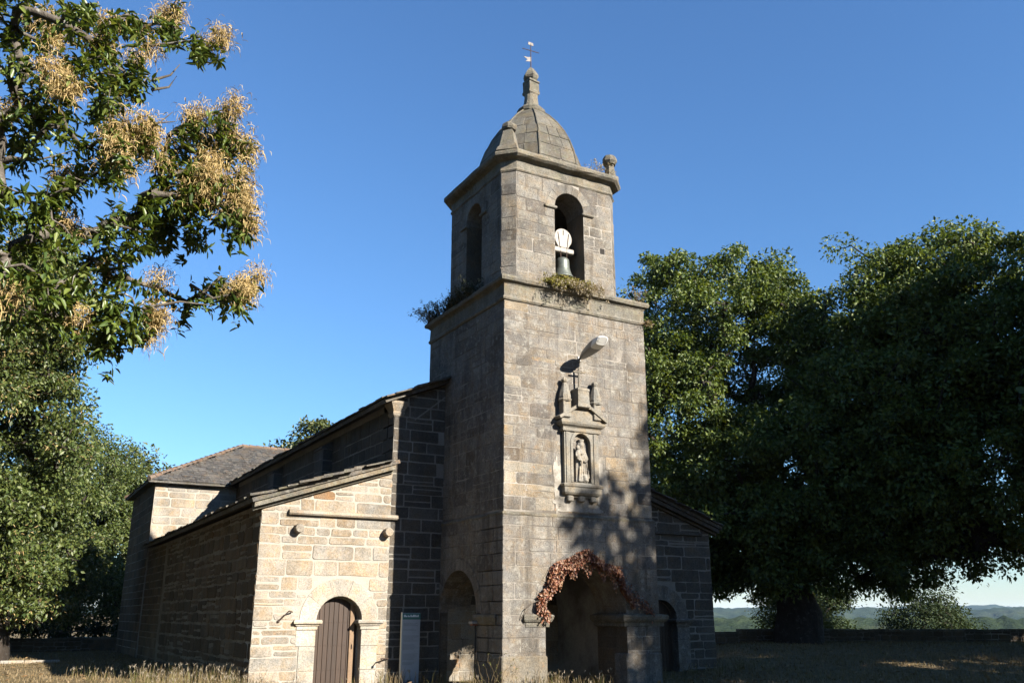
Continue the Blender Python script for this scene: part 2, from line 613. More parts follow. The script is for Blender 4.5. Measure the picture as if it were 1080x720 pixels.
def make_ground():
    rad = [0, 3, 6, 9]
    while rad[-1] < 60: rad.append(rad[-1] + 1.2)
    while rad[-1] < 6500: rad.append(rad[-1] * 1.12)
    na = 240
    mb = MB()
    rings = []
    for q in rad:
        rings.append([(q * math.cos(2 * math.pi * k / na), q * math.sin(2 * math.pi * k / na),
                       ground_z(q * math.cos(2 * math.pi * k / na), q * math.sin(2 * math.pi * k / na))) for k in range(na)])
    mb.grid(rings[1:]); mb.cap(rings[1])
    m, n, p = mat_base('dry_ground', .95, .1)
    tc = N(n, 'ShaderNodeTexCoord').outputs['Object']
    a = noise_n(n, tc, .35, 6, .65); b = noise_n(n, tc, 2.3, 8, .7); c3 = noise_n(n, tc, 22, 6, .7)
    c = mix(n, ramp(n, b, [(.35, 0.), (.65, 1.)]), (.085, .063, .035), (.16, .125, .07))
    c = mix(n, ramp(n, a, [(.48, 0.), (.7, .6)]), c, (.07, .07, .03))
    c = mix(n, 1., c, ramp(n, c3, [(.3, .65), (.7, 1.3)]), 'MULTIPLY')
    n.links.new(c, p.inputs['Base Color'])
    bump(n, p, c3, .8, .06)
    return kind(mb.build('ground', m, None, True), 'structure')


make_ground()


def make_hills():
    """wooded ridges beyond the valley"""
    m, n, p = mat_base('hill_woods', .95, .05)
    tc = N(n, 'ShaderNodeTexCoord').outputs['Object']
    a = noise_n(n, tc, .03, 6, .7); b = noise_n(n, tc, .006, 5, .6)
    c = mix(n, ramp(n, a, [(.35, 0.), (.65, 1.)]), (.010, .018, .008), (.030, .042, .016))
    c = mix(n, ramp(n, b, [(.55, 0.), (.68, .5)]), c, (.07, .068, .034))
    n.links.new(c, p.inputs['Base Color'])
    bump(n, p, a, 1., 6.)
    for (d0, dep, top, sd, na) in ((420, 260, 0., 1, 420), (1500, 900, 14, 5, 520), (3000, 1200, 27, 9, 420)):
        mb = MB()
        rows = []
        nr = 26
        for i in range(nr + 1):
            t = i / nr
            row = []
            for k in range(na + 1):
                az = R(-8) + R(125) * k / na
                d = d0 + dep * t
                x, y = d * math.cos(az), d * math.sin(az)
                base = -40 + (top + 40) * math.sin(math.pi * min(1, t * 1.02)) ** .8
                hgt = base * (1 + 0) + top * .30 * noise.noise((az * 9, sd, t * 1.5)) + top * .12 * noise.noise((az * 30, sd + 7, t * 4))
                cs = max(6., d0 * .008)
                hgt += cs * .45 * (noise.noise((x / cs * .8, y / cs * .8, sd)) + .6 * noise.noise((x / cs * 2, y / cs * 2, sd)))
                row.append((x, y, hgt))
            rows.append(row)
        mb.grid(rows, 0, closed=False)
        kind(mb.build('hills', m, None, True), 'structure')


make_hills()


def make_haze():
    mb = MB()
    mb.box(-6700, 6700, -6700, 6700, -60, 52)
    m = bpy.data.materials.new('haze')
    m.use_nodes = True
    n = m.node_tree
    n.nodes.remove(n.nodes['Principled BSDF'])
    v = n.nodes.new('ShaderNodeVolumePrincipled')
    v.inputs['Color'].default_value = (.45, .68, 1., 1)
    v.inputs['Density'].default_value = .00006
    n.links.new(v.outputs[0], n.nodes['Material Output'].inputs['Volume'])
    kind(mb.build('haze', m), 'stuff')


make_haze()

# ------------------------------------------------------------------ CHURCH
X0, X1, Y0 = 10.43, 14.93, 18.84       # tower shaft
YN = 22.30                             # nave and aisle fronts
church = thing('church', 'weathered stone church with tall square bell tower, arched porch and low side aisles', 'church', (12.7, 22.3, 0))
rng = random.Random(11)

# --- tower: porch stage and shaft
mb = MB()
LX0, LX1, LY0 = X0 - .035, X1 + .05, Y0 - .03
FA = (12.76, 1.20, 1.65, -.2)          # front arch
SA = (21.2, 1.06, 1.70, -.2)           # side arches (centre along Y)
fr = FY(LY0)
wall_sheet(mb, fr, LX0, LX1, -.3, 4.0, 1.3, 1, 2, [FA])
def tower_mat(a, z, g): return 0
masonry(mb, fr, LX0 - .008, LX1 + .008, -.1, 3.98, rng, (.30, .40), (.55, 1.15), .011, .006, (.004, .012), 0,
        [('arch', FA[0], FA[1], FA[2], -1, .34)], breaks=(.8, 1.42, 1.65))
for fx, hs in ((FXm(LX0), [SA]), (FXp(LX1), [])):
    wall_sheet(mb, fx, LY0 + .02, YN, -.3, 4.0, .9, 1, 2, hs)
    masonry(mb, fx, LY0 - .008, YN, -.1, 3.98, rng, (.30, .40), (.5, 1.1), .011, .006, (.004, .012), 0,
            [('arch', *h[:3], -1, .30) for h in hs], breaks=(.8, 1.42, 1.65))
# jamb and reveal masonry of the front arch
for ax, n_ in ((FA[0] + FA[1], (-1, 0, 0)), (FA[0] - FA[1], (1, 0, 0))):
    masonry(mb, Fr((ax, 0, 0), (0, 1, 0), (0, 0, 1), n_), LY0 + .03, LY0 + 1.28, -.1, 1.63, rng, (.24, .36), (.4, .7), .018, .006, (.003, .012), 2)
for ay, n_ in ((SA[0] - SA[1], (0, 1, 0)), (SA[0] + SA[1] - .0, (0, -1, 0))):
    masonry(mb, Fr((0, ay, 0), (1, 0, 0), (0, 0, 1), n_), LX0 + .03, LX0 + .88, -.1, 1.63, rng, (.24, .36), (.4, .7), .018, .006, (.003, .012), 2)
# shaft
mb.box(X0, X1, Y0, 23.45, 4.0, 9.6, 1)
mz = dict(hr=(.22, .40), lr=(.38, 1.15), gap=.012, jit=.012, proud=(.002, .012), rc=.03, wav=.009, split=.05, inset=.02)
masonry(mb, FY(Y0), X0 - .008, X1 + .008, 4.1, 9.46, rng, m=lambda a, z, g: 3 if g.random() < (.62 if z < 5.3 else .25 if z < 6 else .02) * (1 if a < 13.2 else .6) else 0, **mz)
masonry(mb, FXm(X0), Y0 - .008, 23.45, 4.1, 9.46, rng, m=0, **mz)
masonry(mb, FXp(X1), Y0 - .008, 23.45, 4.1, 9.46, rng, m=0, **mz)
tower = mb.build('tower', [M['tower'], M['tower_m'], M['dark_in'], M['warm']], church)

mb = MB()
moulding(mb, rect(LX0, LX1, LY0, 22.28), [(-.1, 3.95), (.012, 3.965), (.025, 3.99), (.02, 4.02), (-.09, 4.10)], 0, .3, .008, rng)
mb.build('string_course', M['trim'], tower)
mb = MB()
moulding(mb, rect(X0, X1, Y0, 23.45), [(-.1, 9.44), (.035, 9.47), (.06, 9.52), (.05, 9.56), (.015, 9.6), (.012, 9.9), (.05, 9.95), (.13, 9.99), (.15, 10.06), (.13, 10.11), (-.05, 10.2), (-.3, 10.24)], 0, .3, .010, rng)
mb.build('cornice', M['trim'], tower)
mb = MB()
voussoirs(mb, fr, FA[0], FA[2], FA[1], .34, .02, 1.3, 17, rng, 0, rows=4)
mb.build('arch', M['tower'], tower)
mb = MB()
voussoirs(mb, FXm(LX0), SA[0], SA[2], SA[1], .28, .018, .9, 15, rng, 0, rows=2)
mb.build('arch', M['tower'], tower)
for (q0, q1) in ((11.02, FA[0] - FA[1] + .07), (FA[0] + FA[1] - .07, 15.10)):
    mb = MB()
    moulding(mb, rect(q0, q1, LY0 - .0, LY0 + 1.3), [(-.03, 1.36), (.02, 1.38), (.03, 1.47), (.07, 1.50), (.10, 1.55), (.11, 1.62), (.09, 1.66), (-.03, 1.68)], 0, .25, .008, rng)
    mb.build('impost', M['trim'], tower)
mb = MB()
moulding(mb, rect(LX0, LX0 + .9, LY0 + .35, SA[0] - SA[1] + .04), [(-.03, 1.40), (.03, 1.43), (.05, 1.5), (.07, 1.6), (.05, 1.66), (-.03, 1.68)], 0, .25, .008, rng)
mb.build('impost', M['trim'], tower)
for (q0, q1) in ((LX0, FA[0] - FA[1] + .015), (FA[0] + FA[1] - .015, LX1)):
    mb = MB()
    mb.box(q0 - .055, q1 + .01, LY0 - .06, LY0 + .5, -.3, .74, 0, .03, .006, rng)
    mb.build('plinth', stone('plinth_stone', [(.30, .26, .20), (.34, .30, .235)], .4, (.44, .41, .34), .3, .3, orange=.5) if q0 < 11 else M['tower'], tower)

# --- belfry stage
BX0, BX1, BY0, BY1, CH = 10.58, 14.36, 19.0, 22.75, .31
mb = MB()
BO = (12.60, .485, 12.60, 10.44)
BS = (20.92, .485, 12.60, 10.50)
wall_sheet(mb, FY(BY0), BX0 + CH, BX1 - CH, 10.15, 13.5, .85, 1, 2, [BO])
wall_sheet(mb, FXm(BX0), BY0 + CH, BY1 - CH, 10.15, 13.5, .85, 1, 2, [BS])
mb.poly([(BX1, BY0 + CH, 10.15), (BX1, BY1 - CH, 10.15), (BX1, BY1 - CH, 13.5), (BX1, BY0 + CH, 13.5)], 1)
mb.poly([(BX0 + CH, BY1, 10.15), (BX1 - CH, BY1, 10.15), (BX1 - CH, BY1, 13.5), (BX0 + CH, BY1, 13.5)], 1)
fp = chamf(BX0, BX1, BY0, BY1, CH)
sq2 = math.sqrt(.5)
CF = []
for k in (1, 3, 5, 7):
    p, q = Vector((*fp[k], 0)), Vector((*fp[(k + 1) % 8], 0))
    u = (q - p).normalized()
    CF.append((Fr(p, u, (0, 0, 1), (u.y, -u.x, 0)), (q - p).length))
    mb.poly([p + Vector((0, 0, 10.15)), q + Vector((0, 0, 10.15)), q + Vector((0, 0, 13.5)), p + Vector((0, 0, 13.5))], 1)
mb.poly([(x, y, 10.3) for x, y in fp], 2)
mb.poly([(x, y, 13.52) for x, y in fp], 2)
bz = dict(hr=(.24, .38), lr=(.36, 1.0), gap=.012, jit=.012, proud=(.002, .014), rc=.03, wav=.009, split=.06, inset=.02)
masonry(mb, FY(BY0), BX0 + CH, BX1 - CH, 10.18, 13.38, rng, m=0, holes=[('arch', BO[0], BO[1], BO[2], BO[3], .25), ('rect', 13.62, 13.80, 11.45, 11.64)], breaks=(11.45, 11.64, 12.6), **bz)
masonry(mb, FXm(BX0), BY0 + CH, BY1 - CH, 10.18, 13.38, rng, m=0, holes=[('arch', BS[0], BS[1], BS[2], BS[3], .25)], breaks=(12.6,), **bz)
masonry(mb, FXp(BX1), BY0 + CH, BY1 - CH, 10.18, 13.38, rng, m=0, **bz)
for f_, L_ in CF:
    masonry(mb, f_, 0, L_, 10.18, 13.38, rng, (.3, .38), (.6, .6), .010, .006, (.003, .012), 0)
mb.box(13.63, 13.79, BY0 - .002, BY0 + .004, 11.46, 11.63, 3)  # flush near-black panel: the shade inside a small wall hole, done in colour
belfry = mb.build('belfry', [M['belfry'], M['tower_m'], M['dark_in'], M['hole_shade']], church)
for f_, H_ in ((FY(BY0), BO), (FXm(BX0), BS)):
    mb = MB()
    voussoirs(mb, f_, H_[0], H_[2], H_[1], .26, .022, .85, 9, rng, 0, rows=2)
    mb.build('arch', M['belfry'], belfry)
    for s_ in (-1, 1):
        mb = MB()
        c_ = H_[0] + s_ * (H_[1] + .14)
        c0 = f_.P(c_ - .2, 12.50, .07); c1 = f_.P(c_ + .2, 12.60, -.05)
        mb.box(min(c0.x, c1.x), max(c0.x, c1.x), min(c0.y, c1.y), max(c0.y, c1.y), 12.50, 12.59, 0, .02, .005, rng)
        mb.build('impost', M['trim'], belfry)
mb = MB()
moulding(mb, fp, [(-.1, 13.36), (.02, 13.38), (.045, 13.42), (.03, 13.46), (.01, 13.48), (.01, 13.70), (.06, 13.73), (.17, 13.76), (.235, 13.81), (.25, 13.87), (.235, 13.93), (.17, 13.97), (-.2, 14.03), (-1., 14.1)], 0, .3, .010, rng)
mb.build('cornice', M['trim'], belfry)

# --- dome
DC = Vector((12.50, 20.87, 0))
prof = [(1.54, 13.98), (1.52, 14.35), (1.44, 14.8), (1.31, 15.2), (1.13, 15.6), (.90, 15.98), (.64, 16.32), (.38, 16.58)]
mb = MB()
oct_ = [math.pi / 8 + k * math.pi / 4 for k in range(8)]
k8 = 1 / math.cos(math.pi / 8)
rings = [[(DC.x + (r - .012) * k8 * math.cos(t), DC.y + (r - .012) * k8 * math.sin(t), z) for t in oct_] for r, z in prof]
mb.grid(rings, 1); mb.cap(rings[-1], 1)
for i in range(len(prof) - 1):
    (r0, z0), (r1, z1) = prof[i], prof[i + 1]
    for k in range(8):
        A = [Vector((DC.x + r0 * k8 * math.cos(oct_[k + j - 8 if k + j > 7 else k + j]), DC.y + r0 * k8 * math.sin(oct_[(k + j) % 8]), z0)) for j in (0, 1)]
        B = [Vector((DC.x + r1 * k8 * math.cos(oct_[(k + j) % 8]), DC.y + r1 * k8 * math.sin(oct_[(k + j) % 8]), z1)) for j in (0, 1)]
        u = (A[1] - A[0]).normalized()
        up = ((B[0] + B[1]) / 2 - (A[0] + A[1]) / 2); H = up.length; up.normalize()
        n_ = u.cross(up).normalized()
        f_ = Fr((A[0] + A[1]) / 2, u, up, n_)
        w0, w1 = (A[1] - A[0]).length / 2, (B[1] - B[0]).length / 2
        cuts = [-1, 1] if w0 < .45 else ([-1, rng.uniform(-.3, .3), 1] if rng.random() < .75 else [-1, -.35, .4, 1])
        for c0, c1 in zip(cuts, cuts[1:]):
            g = .005
            block(mb, f_, [(c0 * w0 + g, g), (c1 * w0 - g, g), (c1 * w1 - g, H - g), (c0 * w1 + g, H - g)], rng.uniform(.0, .014), 0, rng, .009, .25, .018, base=-.02)
dome = mb.build('dome', [M['dome'], M['tower_m']], church)
mb = MB()
for k in range(8):
    pts = [(DC.x + (r + .004) * k8 * math.cos(oct_[k]), DC.y + (r + .004) * k8 * math.sin(oct_[k]), z) for r, z in prof]
    mb.tube(pts, .03, 6)
mb.build('rib', M['dome'], dome)
# finial
mb = MB()
fc = (DC.x, DC.y, -.2)
mb.lathe(fc, [(.36, 16.70), (.43, 16.80), (.45, 16.90), (.38, 16.97), (.28, 17.02), (.25, 17.06), (.22, 17.25), (.205, 17.46), (.22, 17.5)], 14, 0, jit=.008, rng=rng)
mb.lathe(fc, [(.2, 17.48), (.28, 17.52), (.29, 17.6), (.255, 17.63), (.255, 17.9), (.28, 17.93), (.26, 18.0), (.15, 18.03)], 4, 0, rot=math.pi / 4 + .1, jit=.012, rng=rng)
mb.lathe(fc, [(.15, 18.0), (.23, 18.08), (.26, 18.16), (.24, 18.24), (.16, 18.36), (.07, 18.48), (.03, 18.52)], 6, 0, rot=.3, jit=.012, rng=rng)
fin = mb.build('finial', M['trim'], dome)
# corner pinnacles
for (px, py, sc, lab) in ((10.78, 19.2, 1.0, 0), (14.2, 19.16, 1.0, 1)):
    mb = MB()
    if lab == 0:
        mb.lathe((px, py, 0), [(.42, 13.95), (.40, 14.06), (.36, 14.1), (.33, 14.13), (.2, 14.62), (.17, 14.66), (.1, 14.68)], 4, 0, rot=R(0), jit=.012, rng=rng)
        mb.lathe((px, py, 14.66), [(.08, 0), (.19, .03), (.22, .09), (.22, .17), (.18, .22), (.07, .24)], 8, 0, jit=.015, rng=rng)
    else:
        mb.lathe((px, py, 0), [(.26, 13.95), (.25, 14.06), (.22, 14.1), (.19, 14.13), (.13, 14.42), (.11, 14.45), (.1, 14.46)], 4, 0, rot=R(45), jit=.01, rng=rng)
        mb.lathe((px, py, 14.44), [(.08, 0), (.18, .05), (.225, .14), (.22, .25), (.16, .34), (.06, .38)], 9, 0, jit=.015, rng=rng)
    mb.build('pinnacle', M['trim'], church)

# --- shrine niche on the tower front
mb = MB()
ns = (12.645, .27, 5.86, 4.86)
fs = FY(Y0 - .13)
wall_sheet(mb, fs, 12.12, 13.17, 4.80, 6.16, .12, 0, 0, [ns])
shr = None
for a in (12.16, 13.01):      # pilaster strips
    mb.box(a, a + .12, Y0 - .155, Y0 - .128, 4.82, 6.14, 0, .008)
# recess behind the opening is hollowed in front of the wall face
voussoirs(mb, fs, ns[0], ns[2], ns[1], .075, .018, .1, 9, rng, 0, gap=.002)
for s_ in (-1, 1):
    c_ = ns[0] + s_ * (ns[1] + .0375)
    mb.box(c_ - .0375, c_ + .0375, Y0 - .148, Y0 - .126, 4.86, 5.86, 0, .004)
shrine = mb.build('shrine_niche', M['shrine'], church)
mb = MB()
moulding(mb, rect(12.08, 13.21, Y0 - .16, Y0 + .05), [(-.02, 6.14), (.02, 6.16), (.03, 6.22), (.0, 6.24), (.02, 6.27), (.08, 6.31), (.12, 6.36), (.13, 6.41), (.02, 6.43)], 0, .3, .005, rng)
mb.prism([(11.99, Y0 - .2, 6.42), (13.30, Y0 - .2, 6.42), (13.22, Y0 - .2, 6.5), (12.86, Y0 - .2, 6.74), (12.44, Y0 - .2, 6.74), (12.07, Y0 - .2, 6.5)], (0, .22, 0))
for (p, q) in (((11.93, 6.44), (12.44, 6.76)), ((12.42, 6.76), (12.88, 6.76)), ((12.86, 6.76), (13.37, 6.44))):
    dx, dz = q[0] - p[0], q[1] - p[1]; L = math.hypot(dx, dz); nx, nz = -dz / L * .075, dx / L * .075
    mb.prism([(p[0], Y0 - .29, p[1]), (q[0], Y0 - .29, q[1]), (q[0] + nx, Y0 - .29, q[1] + nz), (p[0] + nx, Y0 - .29, p[1] + nz)], (0, .31, 0))
mb.build('pediment', M['shrine'], shrine)
mb = MB()
moulding(mb, rect(12.10, 13.19, Y0 - .16, Y0 + .05), [(-.15, 4.49), (-.02, 4.55), (.02, 4.6), (.02, 4.72), (.05, 4.75), (.06, 4.8), (.0, 4.83)], 0, .3, .005, rng)
for a in (12.2, 12.55, 12.9):
    mb.box(a, a + .18, Y0 - .14, Y0 + .03, 4.38, 4.52, 0, .02)
mb.build('sill', M['shrine'], shrine)
mb = MB()
for (cx_, cz_, rx_, rz_, ph_) in ((11.98, 4.85, .13, .62, 1.), (13.33, 4.95, .17, .55, 2.), (12.62, 4.27, .62, .17, 3.), (12.2, 4.42, .3, .2, 4.)):
    P = []
    for k in range(46):
        t = 2 * math.pi * k / 46
        q = 1 + .22 * math.sin(3 * t + ph_) + .14 * math.sin(7 * t + 2 * ph_) + rng.uniform(-.08, .08)
        P.append((cx_ + rx_ * q * math.cos(t), cz_ + rz_ * q * math.sin(t)))
    d_ = Y0 - .013 - .001 * ph_
    mb.grid([[(x, Y0 + .0, z) for x, z in P], [(x, d_, cz_ + (z - cz_) * .97) for x, z in P]])
    mb.cap([(x, d_ - .0005, cz_ + (z - cz_) * .97) for x, z in P])
mb.build('lime_patches', mortar('old_lime_patch', (.62, .58, .51), (.40, .365, .31), 5.), shrine)
mb = MB()
mb.lathe((12.62, Y0 - .15, 0), [(.26, 6.78), (.28, 6.8), (.27, 6.86), (.25, 6.88), (.24, 7.2), (.26, 7.24), (.25, 7.29), (.1, 7.31)], 4, 0, rot=math.pi / 4, jit=.005, rng=rng)
mb.build('pedestal', M['shrine'], shrine)
for a, z_ in ((12.15, 6.58), (13.10, 6.58)):
    mb = MB()
    mb.box(a - .12, a + .12, Y0 - .26, Y0 - .02, z_ - .08, z_ + .36, 0, .015)
    mb.lathe((a, Y0 - .14, z_ + .34), [(.17, 0), (.19, .04), (.16, .07), (.165, .12), (.14, .25), (.075, .46), (.055, .5), (.08, .53), (.09, .58), (.06, .63), (.02, .65)], 8, 0, jit=.004, rng=rng)
    mb.build('pinnacle', M['shrine'], shrine)
mb = MB()
mb.tube([(12.6, Y0 - .15, 7.28), (12.6, Y0 - .15, 7.98)], .028, 6)
mb.tube([(12.42, Y0 - .15, 7.76), (12.78, Y0 - .15, 7.76)], .024, 6)
mb.build('cross', M['shrine'], shrine)

# --- nave
NX0, NX1, NE = 8.90, 16.50, 7.15
AX, AE, CYW = 5.50, 4.15, 41.0
slope = .41
nave_top = lambda a: 7.30 + slope * (min(a, 25.4 - a) - NX0)
mb = MB()
PD = (12.75, .85, 1.9, 0.0)
wall_sheet(mb, FY(YN), NX0, NX1, -.3, nave_top, .8, 1, 2, [PD], extra=(12.7,))
clN = [(-slope, 1, 7.28 - slope * NX0), (slope, 1, 7.28 + slope * (25.4 - NX0))]
hid = lambda a, z: 10.6 < a < 14.8 and z > 4.1
masonry(mb, FY(YN), NX0 - .01, NX1 + .01, -.1, 9.0, rng, (.24, .40), (.4, .95), .030, .010, (.004, .016), 0, [('arch', PD[0], PD[1], PD[2], 0, .3)], clN, breaks=(4.12,), split=.12, skip=hid)
masonry(mb, FXm(NX0), YN - .01, CYW, 4.4, 7.12, rng, (.24, .38), (.35, .8), .030, .012, (.004, .018), 0, wav=.008)
mb.poly([(NX0, YN, -.3), (NX0, CYW, -.3), (NX0, CYW, 7.3), (NX0, YN, 7.3)], 1)
mb.poly([(NX1, YN, -.3), (NX1, CYW, -.3), (NX1, CYW, 7.3), (NX1, YN, 7.3)], 1)
nave = mb.build('nave', [M['nave'], M['nave_m'], M['dark_in']], church)
for yb in (27.5, 33.4):
    mb = MB()
    mb.box(NX0 - .34, NX0, yb, yb + .75, 4.6, 6.78, 1)
    masonry(mb, FXm(NX0 - .34), yb, yb + .75, 4.6, 6.75, rng, (.3, .4), (.4, .75), .02, .008, (.004, .012), 0)
    masonry(mb, FY(yb), NX0 - .34, NX0, 4.6, 6.75, rng, (.3, .4), (.34, .34), .02, .008, (.004, .012), 0)
    mb.prism([(NX0 - .38, yb - .03, 6.76), (NX0 - .38, yb - .03, 6.82), (NX0, yb - .03, 7.05), (NX0, yb - .03, 6.76)], (0, .82, 0), 0)
    mb.build('buttress', [M['nave'], M['nave_m']], nave)
mb = MB()
moulding(mb, rect(NX0 - .03, NX0 + .24, YN - .04, YN + .3), [(-.02, 6.86), (.02, 6.9), (.04, 6.97), (.02, 7.0), (.04, 7.06), (.08, 7.14), (.12, 7.22), (.12, 7.28), (-.02, 7.30)], 0, .2, .005, rng)
mb.build('kneeler', M['aisle'], nave)
# sloping weather moulding and old roof line on the nave front
mb = MB()
p0, p1 = (9.5, 6.80), (10.42, 7.55)
mb.prism([(p0[0], YN - .022, p0[1]), (p1[0], YN - .022, p1[1]), (p1[0], YN - .022, p1[1] + .05), (p0[0], YN - .022, p0[1] + .05)], (0, .03, 0))
mb.build('roof_scar', M['nave_m'], nave)
# inner portal of the porch
mb = MB()
for k in range(8):
    a = PD[0] - PD[1] + k * 2 * PD[1] / 8
    mb.box(a + .004, a + 2 * PD[1] / 8 - .004, YN + .35, YN + .4, 0, 2.76, 0, .006)
pd = mb.build('door', M['door'], church)
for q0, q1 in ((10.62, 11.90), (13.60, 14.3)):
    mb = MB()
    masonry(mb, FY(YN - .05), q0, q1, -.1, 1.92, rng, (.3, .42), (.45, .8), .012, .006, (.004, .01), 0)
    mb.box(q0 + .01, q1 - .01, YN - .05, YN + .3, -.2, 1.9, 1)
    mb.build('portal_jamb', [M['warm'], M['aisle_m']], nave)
mb = MB()
voussoirs(mb, FY(YN), PD[0], PD[2], PD[1], .3, .03, .3, 11, rng, 0)
mb.build('arch', M['dark_in'], nave)


# --- roofs
def slates(mb, fr, a0, a1, b1, rng, inside=lambda a, b: True, row=.27, wr=(.22, .45), th=.022, over=1.7, m=0, ragged=.02):
    b = 0.
    while b < b1:
        a = a0 - rng.uniform(0, .2)
        while a < a1:
            wd = rng.uniform(*wr)
            if inside(a + wd / 2, b + row * .5):
                t = th * rng.uniform(.7, 1.5)
                g = .004
                lo = b + rng.uniform(-ragged, ragged)
                hi = b + row * over
                lift = t * over * .9 + rng.uniform(0, ragged * .5)
                sk = rng.uniform(-.012, .012)
                c = [fr.P(a + g, lo, lift - t), fr.P(a + wd - g, lo + sk, lift - t), fr.P(a + wd - g, hi, .002), fr.P(a + g, hi, .002),
                     fr.P(a + g, lo, lift), fr.P(a + wd - g, lo + sk, lift + rng.uniform(-.004, .004)), fr.P(a + wd - g, hi, .002 + t), fr.P(a + g, hi, .002 + t)]
                mb.hexa(c, m)
            a += wd
        b += row * rng.uniform(.92, 1.08)


def roof_slope(name, xe, ze, xr, zr, ya, yb, mat, parent, th=.10, tth=.03, **k):
    """roof running along Y: eave line x=xe, top line x=xr"""
    mb = MB()
    up = Vector((xr - xe, 0, zr - ze)); L = up.length; up.normalize()
    n_ = Vector((-up.z, 0, up.x)) if up.x > 0 else Vector((up.z, 0, -up.x))
    c = [Vector((xe, ya, ze)), Vector((xe, yb, ze)), Vector((xr, yb, zr)), Vector((xr, ya, zr))]
    mb.hexa([p - n_ * th for p in c] + c, 1)
    slates(mb, Fr((xe, 0, ze), (0, 1, 0), up, n_), ya - .03, yb, L - .45, rng, th=tth, **k)
    return mb.build(name, [mat, M['slab']], parent)


nr = roof_slope('nave_roof', 8.52, 7.27, 12.7, 9.02, 22.08, CYW + 2, M['slab'], church, row=.34, wr=(.28, .6), tth=.04, ragged=.05)
nr2 = roof_slope('nave_roof', 16.88, 7.27, 12.7, 9.02, 22.08, CYW + 2, M['slab'], church, row=.34, wr=(.28, .6), tth=.04, ragged=.05)

